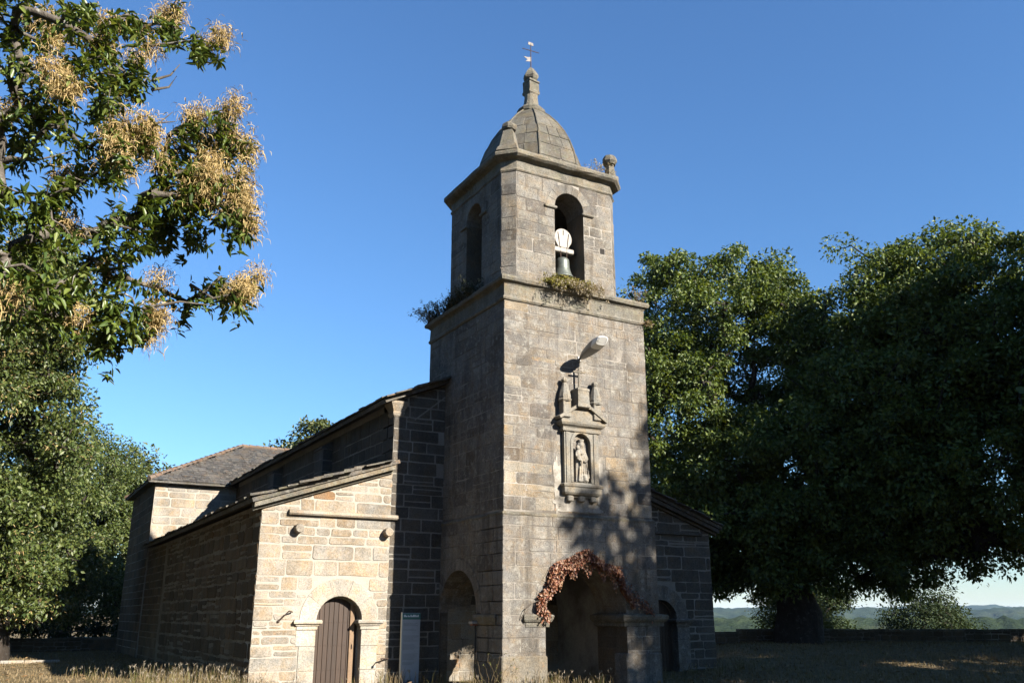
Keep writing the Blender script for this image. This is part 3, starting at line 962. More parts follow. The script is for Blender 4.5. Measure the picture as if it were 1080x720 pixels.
# --- left and right aisles
aisle_top = lambda a: 4.28 + .335 * (a - AX)
for side in (0, 1):
    mir = (lambda a: a) if side == 0 else (lambda a: 25.4 - a)
    mb = MB()
    DR = (7.64, .60, 1.51, -.3) if side == 0 else (17.86, .60, 1.50, -.3)
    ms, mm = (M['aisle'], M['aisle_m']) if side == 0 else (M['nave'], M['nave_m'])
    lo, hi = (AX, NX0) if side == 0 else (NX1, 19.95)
    ztp = (lambda a: 4.28 + .325 * (a - AX)) if side == 0 else (lambda a: 4.28 + .325 * (19.95 - a))
    cl = [(-.325, 1, 4.27 - .325 * AX)] if side == 0 else [(.325, 1, 4.27 + .325 * 19.95)]
    wall_sheet(mb, FY(YN), lo - .004, hi + .004, -.3, ztp, .55, 1, 1, [DR])
    def am(a, z, g):
        if side == 0 and 4.2 < z < 4.62 and 6.75 < a < 7.25: return 3
        return 0
    masonry(mb, FY(YN), lo - .026, hi + .026, -.1, 5.5, rng, (.15, .40), (.32, 1.15), .034, .014, (.002, .018), am, [('arch', DR[0], DR[1] + .40, DR[2], -1, .05)], cl, breaks=(1.3, 1.51, 4.12), split=.16, wav=.012, rc=.035)
    wx = AX if side == 0 else 19.95
    mb.poly([(wx, YN, -.3), (wx, CYW, -.3), (wx, CYW, 4.3), (wx, YN, 4.3)], 2)
    f_ = FXm(wx) if side == 0 else FXp(wx)
    masonry(mb, f_, YN - .012, 35.9, -.1, 4.22, rng, (.20, .46), (.45, 1.25), .062, .020, (.012, .030), 4, split=.38, wav=.03, rc=.06, inset=.02)
    masonry(mb, f_, 36.5, CYW, -.1, 4.22, rng, (.2, .36), (.35, .8), .03, .010, (.004, .014), 4, wav=.01)
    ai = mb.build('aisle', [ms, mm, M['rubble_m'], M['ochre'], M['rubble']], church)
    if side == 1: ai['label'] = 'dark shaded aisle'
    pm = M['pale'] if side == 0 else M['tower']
    mb = MB()
    voussoirs(mb, FY(YN), DR[0], DR[2], DR[1], .43, .02, .23, 5, rng, 0, gap=.004)
    mb.build('arch', pm, ai)
    for s_ in (-1, 1):
        e = DR[0] + s_ * DR[1]
        q0, q1 = (e - .44, e + .008) if s_ < 0 else (e - .008, e + .44)
        mb = MB()
        zz = -.3
        for z1_, in ((.35,), (.92,), (1.29,)):
            mb.box(q0 + (rng.uniform(-.05, .05) if s_ < 0 else 0), q1 + (rng.uniform(-.05, .05) if s_ > 0 else 0), YN - .02, YN + .23, zz, z1_ - .006, 0, .008, .002, rng)
            zz = z1_
        mb.build('jamb', pm, ai)
        mb = MB()
        i0, i1 = (q0 - .04, q1 + .03) if s_ < 0 else (q0 - .03, q1 + .02)
        moulding(mb, rect(i0, i1, YN - .03, YN + .3), [(-.02, 1.29), (.0, 1.31), (.0, 1.38), (.03, 1.40), (.04, 1.43), (.09, 1.45), (.10, 1.50), (.08, 1.53), (-.02, 1.54)], 0, .25, .005, rng)
        mb.build('impost', pm, ai)
    # plank door set back in the reveal, with a paler timber rebate on the right
    mb = MB()
    rd = .56; yd = YN + .25; zs_ = 1.50
    npk = 9
    for k in range(npk):
        a, b = DR[0] - rd + 2 * rd * k / npk + .003, DR[0] - rd + 2 * rd * (k + 1) / npk - .003
        ar = lambda t: zs_ + math.sqrt(max(0, rd * rd - (t - DR[0]) ** 2))
        P = [(a, 0.02)] + [(b, .02)] + [(b - (b - a) * j / 4, ar(b - (b - a) * j / 4)) for j in range(5)]
        fd = FY(yd)
        r0 = [fd.P(x, z, -.04) for x, z in P]; r1 = [fd.P(x, z, 0) for x, z in P]
        cx_, cz_ = sum(p[0] for p in P) / len(P), sum(p[1] for p in P) / len(P)
        r2 = [fd.P(x + (.006 if x < cx_ else -.006), z, .006) for x, z in P]
        mb.grid([r0, r1, r2]); mb.cap(r2); mb.cap(r0[::-1])
    for z_ in (.35, .92, 1.47):
        for k in range(npk):
            if abs(z_ - 1.47) < .01 and k in (0, 8): pass
            a = DR[0] - rd + 2 * rd * (k + .5) / npk
            for da in (-.022, .022):
                mb.lathe((a + da, yd - .004, z_), [(.001, -.011), (.012, -.004), (.012, .004), (.001, .011)], 6, 1)
    dr = mb.build('door', [M['door'], M['iron']], church)
    mb = MB()
    mb.box(DR[0] + .40, DR[0] + .455, yd - .03, yd, .78, .98, 0, .01)
    mb.tube([(DR[0] + .43, yd - .03, .95), (DR[0] + .43, yd - .07, .93), (DR[0] + .43, yd - .07, .84), (DR[0] + .43, yd - .03, .82)], .010, 6)
    mb.build('handle', M['iron'], dr)
    mb = MB()
    fd = FY(YN + .235)
    wall_sheet(mb, fd, DR[0] - .66, DR[0] + .66, -.2, 2.25, .06, 0, 0, [(DR[0], rd, 1.50, -.2)])
    mb.build('door_frame', M['pale'] if side == 0 else M['dark_in'], dr)
    if side == 0:
        mb = MB()
        mb.box(8.00, 8.12, yd - .05, yd + .03, .0, 1.92, 0, .008)
        mb.build('door_post', M['wood_grey'], dr)
    # roof, verge moulding
    if side == 0:
        rf = roof_slope('aisle_roof', 5.16, 4.38, 8.98, 5.64, 22.0, CYW - .02, M['slab'], church, row=.30, wr=(.25, .6), tth=.042, ragged=.06)
        P = [(5.2, 4.24), (8.92, 5.46), (8.92, 5.56), (5.2, 4.32)]
        for (y_, d_, o_) in ((YN - .24, .2, .0), (YN - .14, .14, -.09)):
            pass
    else:
        rf = roof_slope('aisle_roof', 20.30, 4.38, 16.48, 5.64, 22.0, CYW - .02, M['slab'], church, row=.30, wr=(.25, .6))
    mb = MB()
    sx = (lambda a: a) if side == 0 else (lambda a: 25.45 - a)
    for (o_, y_, h_) in ((-.225, YN - .25, .115), (-.30, YN - .10, .07)):
        P = [(sx(5.25), y_, 4.40 + o_), (sx(8.9), y_, 5.603 + o_), (sx(8.9), y_, 5.603 + o_ + h_), (sx(5.25), y_, 4.40 + o_ + h_)]
        mb.prism(P, (0, YN - y_ + .01, 0))
    mb.build('verge', M['trim'] if side == 0 else M['nave'], rf)
    if side == 0:
        mb = MB()
        mb.prism([(6.16, YN - .13, 4.10), (6.16, YN - .11, 4.17), (6.16, YN + .02, 4.20), (6.16, YN + .02, 4.06), (6.16, YN - .10, 4.06)], (2.93, 0, 0))
        mb.build('drip_mould', M['aisle'], ai)
        for a in (6.42, 8.80):
            mb = MB()
            mb.tube([(a, YN + .02, 3.72), (a, YN - .22, 3.72), (a, YN - .24, 3.72)], [.115, .115, .10], 10)
            mb.build('corbel', M['aisle'], ai)
    else:
        mb = MB()
        mb.prism([(16.5, YN - .10, 4.08), (16.5, YN - .10, 4.15), (16.5, YN + .02, 4.18), (16.5, YN + .02, 4.05)], (3.1, 0, 0))
        mb.build('drip_mould', M['nave'], ai)

# --- chancel, as wide as the aisles
CX0, CX1, CY0, CY1 = 5.44, 20.2, CYW, 48.0
mb = MB()
mb.box(CX0, CX1, CY0, CY1, -.3, 7.15, 1)
masonry(mb, FY(CY0), CX0 - .01, 8.9, 3.6, 7.12, rng, (.26, .44), (.5, 1.3), .055, .018, (.005, .02), 0, wav=.014, rc=.04)
masonry(mb, FXm(CX0), CY0 - .01, CY1, -.1, 7.12, rng, (.28, .42), (.5, 1.1), .02, .010, (.004, .014), 2)
chancel = mb.build('chancel', [M['aisle'], M['aisle_m'], M['rubble']], church)
mb = MB()
ex0, ex1, ey0, ey1, ez = CX0 - .35, CX1 + .35, CY0 - .33, CY1 + .35, 7.20
rx0, rx1, ry, rz = 9.72, 15.7, (CY0 + CY1) / 2, 9.62
A, B, C_, D_ = Vector((ex0, ey0, ez)), Vector((ex1, ey0, ez)), Vector((ex1, ey1, ez)), Vector((ex0, ey1, ez))
E, F_ = Vector((rx0, ry, rz)), Vector((rx1, ry, rz))
for q in ([A, B, F_, E], [B, C_, F_], [C_, D_, E, F_], [D_, A, E]): mb.poly(q, 1)
mb.poly([A, D_, C_, B], 1)
mb.box(ex0 + .02, ex1 - .02, ey0 + .02, ey1 - .02, ez - .09, ez - .004, 1)
up = Vector((0, ry - ey0, rz - ez)); L = up.length; up.normalize()
f_ = Fr((0, ey0, ez), (1, 0, 0), up, Vector((0, -up.z, up.y)))
ins = lambda a, b: (ex0 + (rx0 - ex0) * b / L - .05) < a < (ex1 + (rx1 - ex1) * b / L + .05) and b < L - .05
slates(mb, f_, ex0, ex1, L, rng, ins, .24, (.16, .38), .02, 1.7, 0, .025)
up = Vector((rx0 - ex0, 0, rz - ez)); L2 = up.length; up.normalize()
f_ = Fr((ex0, 0, ez), (0, 1, 0), up, Vector((-up.z, 0, up.x)))
ins = lambda a, b: (ey0 + (ry - ey0) * b / L2 - .05) < a < (ey1 + (ry - ey1) * b / L2 + .05) and b < L2 - .05
slates(mb, f_, ey0, ey1, L2, rng, ins, .24, (.16, .38), .02, 1.7, 0, .025)
croof = mb.build('chancel_roof', [M['slate'], M['slab']], church)
mb = MB()
for p, q in ((A, E), (E, F_), (D_, E)):
    n_ = int((q - p).length / .34)
    for k in range(n_):
        a = p + (q - p) * (k / n_); b = p + (q - p) * ((k + 1.12) / n_)
        mb.tube([a + Vector((0, 0, .05)), b + Vector((0, 0, .03))], [.12, .10], 8)
mb.build('ridge_tiles', M['tile'], croof)
#@@PART2
SHADE = [(27.0, -2.4, 21.3, 5.3, 'leafy chestnut right of the viewer, nearest the porch'), (34.6, -1.5, 21.5, 6.5, 'broad chestnut right of the viewer, second from the porch'),
         (42.5, 5.5, 23.0, 7.0, 'tall chestnut right of the viewer, third from the porch'), (49.0, 9.5, 23.0, 7.0, 'chestnut right of the viewer, farthest from the porch'),
         (36.4, 12.0, 21.6, 5.6, 'chestnut just outside the right edge of the view'),
         (2.5, -11.0, 15.0, 5.5, 'unseen chestnut added close behind the viewer to shade the ground'), (10.0, -14.0, 16.0, 5.5, 'unseen chestnut added behind the viewer to the right to shade the ground'), (-9.0, -3.5, 15.0, 5.5, 'unseen chestnut added behind the viewer to the left to shade the ground'),  # added trees, never in view: they dim the bounce off the ground
         (-10.5, 18.0, 20.0, 5.5, 'unseen chestnut added left of the lawn to block sky light, nearest the viewer'), (-10.5, 29.0, 21.0, 5.8, 'unseen chestnut added left of the lawn to block sky light, second from the viewer'), (-12.5, 43.0, 20.0, 6.0, 'unseen chestnut added left of the lawn to block sky light, farthest from the viewer')]  # added row, never in view: keeps sky light off the tower's dark face
NEAR = [(-0.72, 10.43, 8.3, 0.56, 20, 0.25), (-0.17, 10.95, 8.63, 0.47, 14, 0.45), (-0.03, 9.76, 8.04, 0.28, 9, 0.7), (0.29, 10.08, 8.11, 0.33, 12, 0.6), (0.5, 10.52, 8.6, 0.22, 7, 0.9), (0.92, 10.8, 9.3, 0.2, 6, 0.8), (0.99, 10.52, 8.85, 0.17, 5, 0.3), (1.21, 10.34, 8.56, 0.13, 4, 0.4), (1.44, 10.51, 8.8, 0.17, 5, 0.9), (-0.62, 10.09, 7.24, 0.42, 14, 0.55), (-0.19, 9.68, 7.03, 0.33, 11, 0.75), (0.15, 9.66, 7.3, 0.31, 12, 0.15), (0.44, 10.32, 7.98, 0.29, 9, 0.25), (0.69, 10.47, 7.82, 0.21, 6, 0.3), (0.41, 10.41, 7.43, 0.26, 8, 0.2), (-0.15, 10.39, 7.76, 0.21, 5, 0.2), (-0.44, 10.04, 6.67, 0.43, 14, 0.15), (0.09, 9.84, 6.43, 0.4, 14, 0.25), (0.38, 9.64, 6.64, 0.16, 6, 0.9), (0.57, 9.55, 6.68, 0.17, 7, 1.0), (0.53, 9.22, 6.2, 0.18, 7, 0.95), (0.85, 9.49, 6.64, 0.19, 6, 0.6), (1.25, 10.09, 7.19, 0.22, 7, 0.9), (1.62, 10.09, 7.36, 0.25, 9, 0.9), (1.93, 10.2, 7.17, 0.18, 5, 0.9), (1.6, 10.47, 7.28, 0.23, 8, 0.15), (1.11, 9.96, 6.77, 0.24, 8, 0.1), (1.46, 9.95, 6.49, 0.24, 9, 0.95), (1.65, 9.7, 6.24, 0.28, 12, 1.0), (1.75, 9.56, 5.91, 0.21, 8, 0.95), (1.32, 9.63, 6.19, 0.23, 8, 0.8), (2.01, 9.83, 6.2, 0.12, 3, 0.6), (1.19, 9.84, 6.31, 0.31, 10, 0.05), (1.01, 10.25, 6.2, 0.34, 12, 0.05), (0.62, 9.96, 6.15, 0.35, 12, 0.15), (-0.43, 9.07, 5.56, 0.4, 14, 0.05), (-0.02, 9.99, 5.96, 0.42, 14, 0.08), (0.34, 10.09, 5.74, 0.37, 11, 0.1), (0.87, 10.0, 5.71, 0.28, 8, 0.05), (1.24, 10.23, 6.0, 0.29, 9, 0.05), (1.5, 10.15, 5.9, 0.22, 6, 0.05), (-0.33, 9.68, 5.22, 0.49, 18, 0.03), (0.06, 9.35, 5.07, 0.39, 14, 0.04), (0.37, 10.17, 5.21, 0.3, 9, 0.1), (0.64, 10.24, 5.4, 0.21, 5, 0.05), (-0.2, 9.06, 4.53, 0.35, 13, 0.03), (0.09, 9.75, 4.7, 0.29, 10, 0.04), (0.64, 9.99, 4.82, 0.2, 7, 0.05), (0.75, 9.83, 4.95, 0.16, 4, 0.05), (0.62, 9.91, 4.57, 0.2, 6, 0.1), (0.82, 9.86, 4.64, 0.18, 6, 0.1), (1.07, 10.27, 4.77, 0.15, 6, 1.0), (0.3, 9.9, 4.52, 0.13, 3, 0.7), (0.8, 10.2, 4.5, 0.11, 3, 0.05), (0.94, 9.81, 4.89, 0.13, 3, 0.02), (1.94, 10.5, 5.51, 0.17, 6, 0.2), (2.18, 10.47, 5.57, 0.17, 6, 0.95), (2.04, 10.06, 5.2, 0.14, 5, 0.8), (1.63, 10.14, 5.09, 0.16, 3, 0.05), (1.47, 10.42, 5.13, 0.14, 3, 0.05), (1.15, 10.16, 5.24, 0.16, 3, 0.05)]
NEARTWIGS = [[(0.2, 9.9, 6.73), (0.42, 9.89, 6.94), (0.71, 9.87, 6.95), (0.9, 9.86, 7.12), (1.01, 9.85, 7.27)], [(0.71, 9.87, 6.95), (0.85, 9.86, 7.08), (1.05, 9.84, 7.15)], [(0.78, 10.37, 7.92), (0.98, 10.35, 8.05), (1.07, 10.34, 8.23)], [(0.79, 10.37, 7.79), (0.98, 10.35, 7.88), (1.05, 10.35, 8.06)], [(1.45, 10.1, 5.28), (1.72, 10.05, 5.14), (1.88, 10.03, 5.1)], [(0.97, 9.95, 4.86), (1.34, 9.91, 4.99), (1.69, 9.86, 4.99)]]
# ------------------------------------------------------------------ vegetation tools
def fast_mesh(name, V, F4, mats, parent=None, mi=None, smooth=False):
    """V (n,3) float, F4 (m,k) int faces of equal size"""
    off = OFF.get(parent.name, Vector((0, 0, 0))) if parent else Vector((0, 0, 0))
    V = V - np.array(off)
    me = bpy.data.meshes.new(name)
    me.vertices.add(len(V)); me.vertices.foreach_set('co', V.astype(np.float32).ravel())
    k = F4.shape[1]
    me.loops.add(F4.size); me.loops.foreach_set('vertex_index', F4.astype(np.int32).ravel())
    me.polygons.add(len(F4))
    me.polygons.foreach_set('loop_start', np.arange(0, F4.size, k, dtype=np.int32))
    me.polygons.foreach_set('loop_total', np.full(len(F4), k, dtype=np.int32))
    for m in (mats if isinstance(mats, (list, tuple)) else [mats]): me.materials.append(m)
    if mi is not None: me.polygons.foreach_set('material_index', mi.astype(np.int32))
    me.update(calc_edges=True)
    return link(name, me, parent)


def unit(a): return a / (np.linalg.norm(a, axis=1, keepdims=True) + 1e-9)


def leaf_geo(c, d, nrm, L, W, six=False, droop=.15):
    """c base points, d long axes, nrm leaf normals -> folded leaves"""
    n = len(c)
    s = unit(np.cross(d, nrm)); nn = np.cross(s, d)
    L = L[:, None]; W = W[:, None]
    if six:
        P = [c, c + d * L * .35 + s * W * .5 + nn * W * .12, c + d * L * .72 + s * W * .36 - nn * L * droop * .4 + nn * W * .1, c + d * L - nn * L * droop,
             c + d * L * .72 - s * W * .36 - nn * L * droop * .4 + nn * W * .1, c + d * L * .35 - s * W * .5 + nn * W * .12]
        V = np.stack(P, 1).reshape(-1, 3)
        b = np.arange(n)[:, None] * 6
        F = np.concatenate([b + np.array([[0, 1, 2, 3]]), b + np.array([[0, 3, 4, 5]])], 0)
    else:
        P = [c, c + d * L * .45 + s * W * .5 + nn * W * .15, c + d * L - nn * L * droop, c + d * L * .45 - s * W * .5 + nn * W * .15]
        V = np.stack(P, 1).reshape(-1, 3)
        b = np.arange(n)[:, None] * 4
        F = np.concatenate([b + np.array([[0, 1, 2]]), b + np.array([[0, 2, 3]])], 0)
    return V, F


def skeleton(trunk, targets, g, r_tip=.02, r_max=.6, seg=5):
    """grow limbs from the trunk line to every target; returns an MB of tapering tubes plus parent directions"""
    nodes = [np.array(p) for p in trunk]
    par = [i - 1 for i in range(len(trunk))]
    nt_ = len(trunk)
    top = np.array(trunk[-1])
    order = sorted(range(len(targets)), key=lambda i: np.linalg.norm(targets[i] - top))
    start = max(1, int(nt_ * .35))
    arr = np.array(nodes)
    tip = {}
    for i in order:
        t = targets[i]
        dv = t - arr
        dist = np.linalg.norm(dv, axis=1)
        pen = dist + .35 * np.maximum(0, arr[:, 2] - t[2]) + np.where(np.arange(len(arr)) < start, 50, 0)
        j = int(np.argmin(pen))
        dd = dist[j]
        if dd > 1.2:
            k = int(dd / 1.0)
            p = j
            side = g.normal(size=3) * .10 * dd
            for q in range(1, k + 1):
                f = q / (k + 1)
                pos = arr[j] + dv[j] * f + side * math.sin(math.pi * f) + g.normal(size=3) * .05
                nodes.append(pos); par.append(p); p = len(nodes) - 1
            nodes.append(t); par.append(p)
        else:
            nodes.append(t); par.append(j)
        tip[i] = len(nodes) - 1
        arr = np.array(nodes)
    cnt = np.ones(len(nodes))
    for i in range(len(nodes) - 1, nt_ - 1, -1): cnt[par[i]] += cnt[i]
    rad = np.minimum(r_tip * cnt ** .5, r_max)
    mb = MB()
    for i in range(nt_, len(nodes)):
        p = par[i]
        r0 = min(rad[p], rad[i] * 1.35) if p >= nt_ else rad[i] * 1.3
        mid = (nodes[p] + nodes[i]) / 2 + g.normal(size=3) * .03
        mb.tube([nodes[p], mid, nodes[i]], [r0, (r0 + rad[i]) / 2, rad[i]], seg, 0, cap=False)
    dirs = np.array([nodes[tip[i]] - nodes[par[tip[i]]] for i in range(len(targets))])
    return mb, dirs


def trunk_tube(mb, pts, rad, g, seg=14):
    P = [Vector(p) for p in pts]
    rings = []
    ph = g.uniform(0, 6, 4)
    for p, r in zip(P, rad):
        rings.append([(p.x + r * (1 + .13 * math.sin(3 * t + ph[0]) + .07 * math.sin(7 * t + ph[1] + p.z)) * math.cos(t),
                       p.y + r * (1 + .13 * math.sin(3 * t + ph[0]) + .07 * math.sin(7 * t + ph[1] + p.z)) * math.sin(t), p.z)
                      for t in [2 * math.pi * k / seg for k in range(seg)]])
    mb.grid(rings); mb.cap(rings[-1])


def tree(name, label, group, base, trunk_h, tr, blobs, nclust, nleaf, lsize, leaf_m, bark_m, seed, sig=.55, lean=(0, 0), catk=0., catk_m=None, hole=.0, six=False, cat='tree', rtip=.02):
    g = np.random.default_rng(seed)
    root = thing(name, label, cat, base, group)
    b = np.array(base)
    nT = max(3, int(trunk_h / 1.1))
    tp = [b + np.array([lean[0] * (i / nT), lean[1] * (i / nT), trunk_h * i / nT]) + (g.normal(size=3) * .06 * np.array([1, 1, 0]) if i else 0) for i in range(nT + 1)]
    tp[0] = tp[0] - np.array([0, 0, .3])
    trd = [tr * (1.28 if i == 0 else 1.08 if i == 1 else 1 - .45 * i / nT) for i in range(nT + 1)]
    bl = np.array(blobs, float)       # x y z rx rz
    wgt = bl[:, 3] ** 2 * bl[:, 4]; wgt = wgt / wgt.sum()
    tg = []
    while len(tg) < nclust:
        k = g.choice(len(bl), p=wgt)
        v = g.normal(size=3); v /= np.linalg.norm(v)
        r = g.uniform(.25, 1.) ** .45
        p = bl[k, :3] + v * r * np.array([bl[k, 3], bl[k, 3], bl[k, 4]])
        if p[2] < b[2] + .8: continue
        if hole and noise.noise(Vector(p) * .33 + Vector((seed, 0, 0))) < hole - .5: continue
        tg.append(p)
    tg = np.array(tg)
    mb, dirs = skeleton(tp, tg, g, rtip, tr * .5)
    trunk_tube(mb, tp, trd, g)
    mb.build('trunk', bark_m, root, True)
    dirs = unit(dirs)
    n = nclust * nleaf
    idx = np.repeat(np.arange(nclust), nleaf)
    csz = g.uniform(.55, 1.35, nclust)[idx][:, None]
    offv = unit(g.normal(size=(n, 3))) * (g.random(n) ** .42)[:, None] * np.array([1.9 * sig, 1.9 * sig, 1.25 * sig]) * csz
    c = tg[idx] + offv
    d = unit(offv * .8 + g.normal(size=(n, 3)) * .5 + np.array([0, 0, -.25]))
    nr = unit(g.normal(size=(n, 3)) * .75 + np.array([0, 0, .9]) + .3 * offv)
    L = lsize * g.uniform(.6, 1.3, n)
    V, F = leaf_geo(c, d, nr, L, L * g.uniform(.45, .68, n), six)
    fast_mesh('crown', V, F, leaf_m, root)
    if catk:
        m = int(nclust * catk)
        # dry catkins sit on the outer, upper clusters
        cen = bl[:, :3].mean(0)
        sc = np.linalg.norm((tg - cen) / np.array([1, 1, 1.2]), axis=1) + g.normal(size=nclust) * 1.0
        pick = np.argsort(-sc)[:m]
        q = 26
        idx = np.repeat(pick, q)
        nn = len(idx)
        off2 = unit(dirs[idx] + g.normal(size=(nn, 3)) * .55) * sig * .9 + g.normal(size=(nn, 3)) * .16
        c = tg[idx] + off2
        d = unit(off2 + g.normal(size=(nn, 3)) * .25 + np.array([0, 0, -.2]))
        V, F = leaf_geo(c, d, unit(g.normal(size=(nn, 3))), lsize * g.uniform(.6, 1.1, nn), np.full(nn, lsize * .16), False, .3)
        fast_mesh('catkins', V, F, catk_m, root)
    return root


LG = leafmat('chestnut_leaf', [(.026, .048, .010), (.052, .084, .015), (.084, .116, .022), (.115, .138, .03)], .28, .42)
LG2 = leafmat('chestnut_leaf_far', [(.020, .040, .008), (.042, .070, .011), (.072, .105, .016), (.105, .135, .022), (.05, .075, .014)], .3, .55)
LG3 = leafmat('pale_leaf', [(.03, .045, .013), (.06, .075, .02), (.085, .095, .026)], .3, .5)
LGy = leafmat('yellowing_leaf', [(.06, .07, .016), (.09, .09, .02), (.125, .105, .026)], .35, .5)
LGg = leafmat('grey_green_leaf', [(.014, .026, .010), (.024, .038, .015), (.036, .050, .020)], .2, .7, .15)
LGo = leafmat('dusty_olive_leaf', [(.020, .036, .009), (.040, .062, .014), (.066, .090, .020), (.095, .112, .030), (.05, .074, .017)], .28, .5)
CATK = leafmat('dry_catkin', [(.20, .135, .055), (.29, .215, .095), (.35, .27, .13), (.25, .175, .07)], .15, .7, .2)
IVY = leafmat('red_creeper_leaf', [(.06, .018, .010), (.12, .030, .015), (.17, .075, .035), (.08, .026, .013), (.26, .165, .10), (.19, .075, .04), (.10, .05, .025)], .25, .5)
DRY = leafmat('dry_grass_blade', [(.11, .08, .038), (.155, .115, .06), (.19, .145, .085), (.095, .075, .035)], .25, .6, .2)
GRN = leafmat('green_grass_blade', [(.045, .055, .014), (.075, .08, .022), (.11, .10, .035)], .25, .6, .2)
SEED = leafmat('pale_seed_head', [(.19, .16, .12), (.27, .24, .19)], .3, .7, .2)
DWEED = leafmat('dark_weed', [(.018, .024, .010), (.03, .034, .016), (.045, .042, .022)], .2, .6, .2)
YWEED = leafmat('yellow_weed', [(.12, .115, .022), (.18, .155, .035), (.10, .11, .025)], .3, .6, .2)


def blades(pts, g, h, w, lean=.35):
    """bent two-piece grass blades at pts"""
    n = len(pts)
    a = g.uniform(0, 2 * math.pi, n)
    dv = np.stack([np.cos(a), np.sin(a), np.zeros(n)], 1)
    s = np.stack([-np.sin(a), np.cos(a), np.zeros(n)], 1)
    H = (h * g.uniform(.45, 1.2, n))[:, None]; W = (w * g.uniform(.6, 1.3, n))[:, None]
    le = (lean * g.uniform(.1, 1.3, n))[:, None]
    z = np.array([[0, 0, 1.]])
    m = pts + z * H * .55 + dv * H * le * .35
    t = pts + z * H * (1 - .25 * le) + dv * H * le
    V = np.stack([pts - s * W / 2, pts + s * W / 2, m + s * W * .4, m - s * W * .4, t + s * W * .06, t - s * W * .06], 1).reshape(-1, 3)
    b = np.arange(n)[:, None] * 6
    F = np.concatenate([b + np.array([[0, 1, 2, 3]]), b + np.array([[3, 2, 4, 5]])], 0)
    return V, F, t


# ------------------------------------------------------------------ trees
# right: two old chestnuts behind the boundary wall
RG = 'old chestnut trees right of the church'
tree('chestnut_tree', 'old chestnut tree with thick dark trunk, nearer the tower of the two on the right', RG, (30.3, 28.6, .45), 5.2, .86,
     [(27.6, 31.6, 9.0, 3.8, 5.2), (27.4, 31.8, 15.1, 2.9, 4.2), (29.9, 30.2, 14.7, 3.0, 4.8), (31.3, 28.9, 14.4, 2.3, 4.5), (25.9, 32.6, 12.6, 2.3, 3.2), (30.6, 28.2, 8.0, 4.4, 4.6), (33.2, 26.9, 9.5, 3.6, 5.0), (29.2, 30.2, 5.2, 4.6, 2.6), (33.6, 25.8, 5.4, 3.6, 2.2), (28.6, 31.2, 9.5, 3.2, 4.0), (27.6, 31.6, 4.0, 3.4, 2.2), (33.2, 26.6, 3.9, 3.6, 1.5), (29.4, 29.0, 3.8, 3.4, 1.5)],
     1450, 200, .19, LG2, M['bark_dark'], 3, .40, (.4, .5), hole=.22)
tree('chestnut_tree', 'tall broad chestnut tree at the right edge, crown above the dark lawn', RG, (36.0, 20.3, .5), 4.6, 1.0,
     [(35.2, 22.0, 13.2, 4.4, 4.8), (33.0, 24.2, 11.6, 3.8, 5.4), (37.4, 19.4, 11.4, 4.6, 4.4), (32.9, 25.0, 15.6, 2.4, 2.8), (32.4, 26.5, 14.6, 2.3, 3.6), (31.7, 27.0, 12.8, 2.2, 4.0), (35.0, 22.3, 7.0, 4.8, 3.8), (33.0, 24.6, 7.6, 3.4, 3.6), (38.2, 17.6, 7.4, 4.6, 4.0), (34.4, 23.0, 16.4, 2.3, 2.2), (36.2, 21.2, 15.4, 2.6, 2.0)],
     1450, 200, .19, LG2, M['bark_dark'], 8, .40, (-.3, .3), catk=.12, catk_m=CATK, hole=.16)
# bushes and trees beyond the right wall
HG = 'bushes beyond the right boundary wall'
for (lab, p, r, rz, lm, nc, ls, gx, seed) in (
        ('round grey green bush beyond the right wall, nearest the trunk', (48.2, 43.2, -1.6), 2.1, 2.9, LGg, 120, .34, 0, 21),
        ('wide rounded green bush beyond the right wall, left of the edge trunk', (56.0, 41.2, -2.0), 2.9, 2.9, LGg, 150, .34, 0, 22),
        ('yellow green sprouting tree behind the near chestnut trunk', (37.2, 35.4, -.2), 1.5, 1.75, LGy, 90, .26, 0, 23),
        ('yellowish low bush between the right aisle and the chestnut trunk', (32.3, 39.6, -.2), 1.5, 1.5, LGy, 80, .26, 0, 24)):
    tree('bush', lab, HG, p, max(1.0, rz * .5), .16, [(p[0], p[1], p[2] + rz * .95, r, rz), (p[0] + r * .5, p[1] - r * .3, p[2] + rz * .7, r * .7, rz * .6)], nc, 120, ls * .55, lm, M['bark_dark'], seed, .5, hole=.1, cat='bush')
# left: trees behind and beside the chancel
LGp = 'trees left of the church'
tree('chestnut_tree', 'big chestnut tree at the left edge with catkin tips and dark trunk foot', LGp, (-.2, 40.0, 0), 6.0, .95,
     [(-1.8, 39.5, 13.0, 4.0, 4.0), (.0, 39.2, 13.0, 2.2, 3.4), (-.8, 38.0, 8.0, 3.4, 3.0), (.4, 41.5, 7.2, 2.9, 2.6), (.2, 39.0, 2.7, 2.4, 1.5), (-1.6, 38.6, 4.2, 3.4, 2.6), (1.6, 42.6, 4.8, 2.4, 2.6), (2.9, 43.4, 4.0, 1.3, 2.0), (2.4, 43.8, 2.4, 1.6, 1.0)],
     900, 150, .17, LGo, M['bark_dark'], 5, .40, (.2, .1), catk=.5, catk_m=CATK, hole=.30)
tree('leafy_tree', 'dense green tree standing behind the lawn wall left of the chancel', LGp, (3.4, 56.0, 0), 5.0, .5,
     [(3.6, 56.5, 8.6, 3.4, 3.6), (5.2, 57.5, 6.4, 3.2, 3.6), (1.8, 55.5, 7.8, 3.0, 3.6), (3.8, 55.0, 4.0, 3.8, 2.0), (3.4, 53.6, 2.6, 3.6, 1.4)],
     620, 150, .17, LGo, M['bark_dark'], 6, .42, hole=.12)
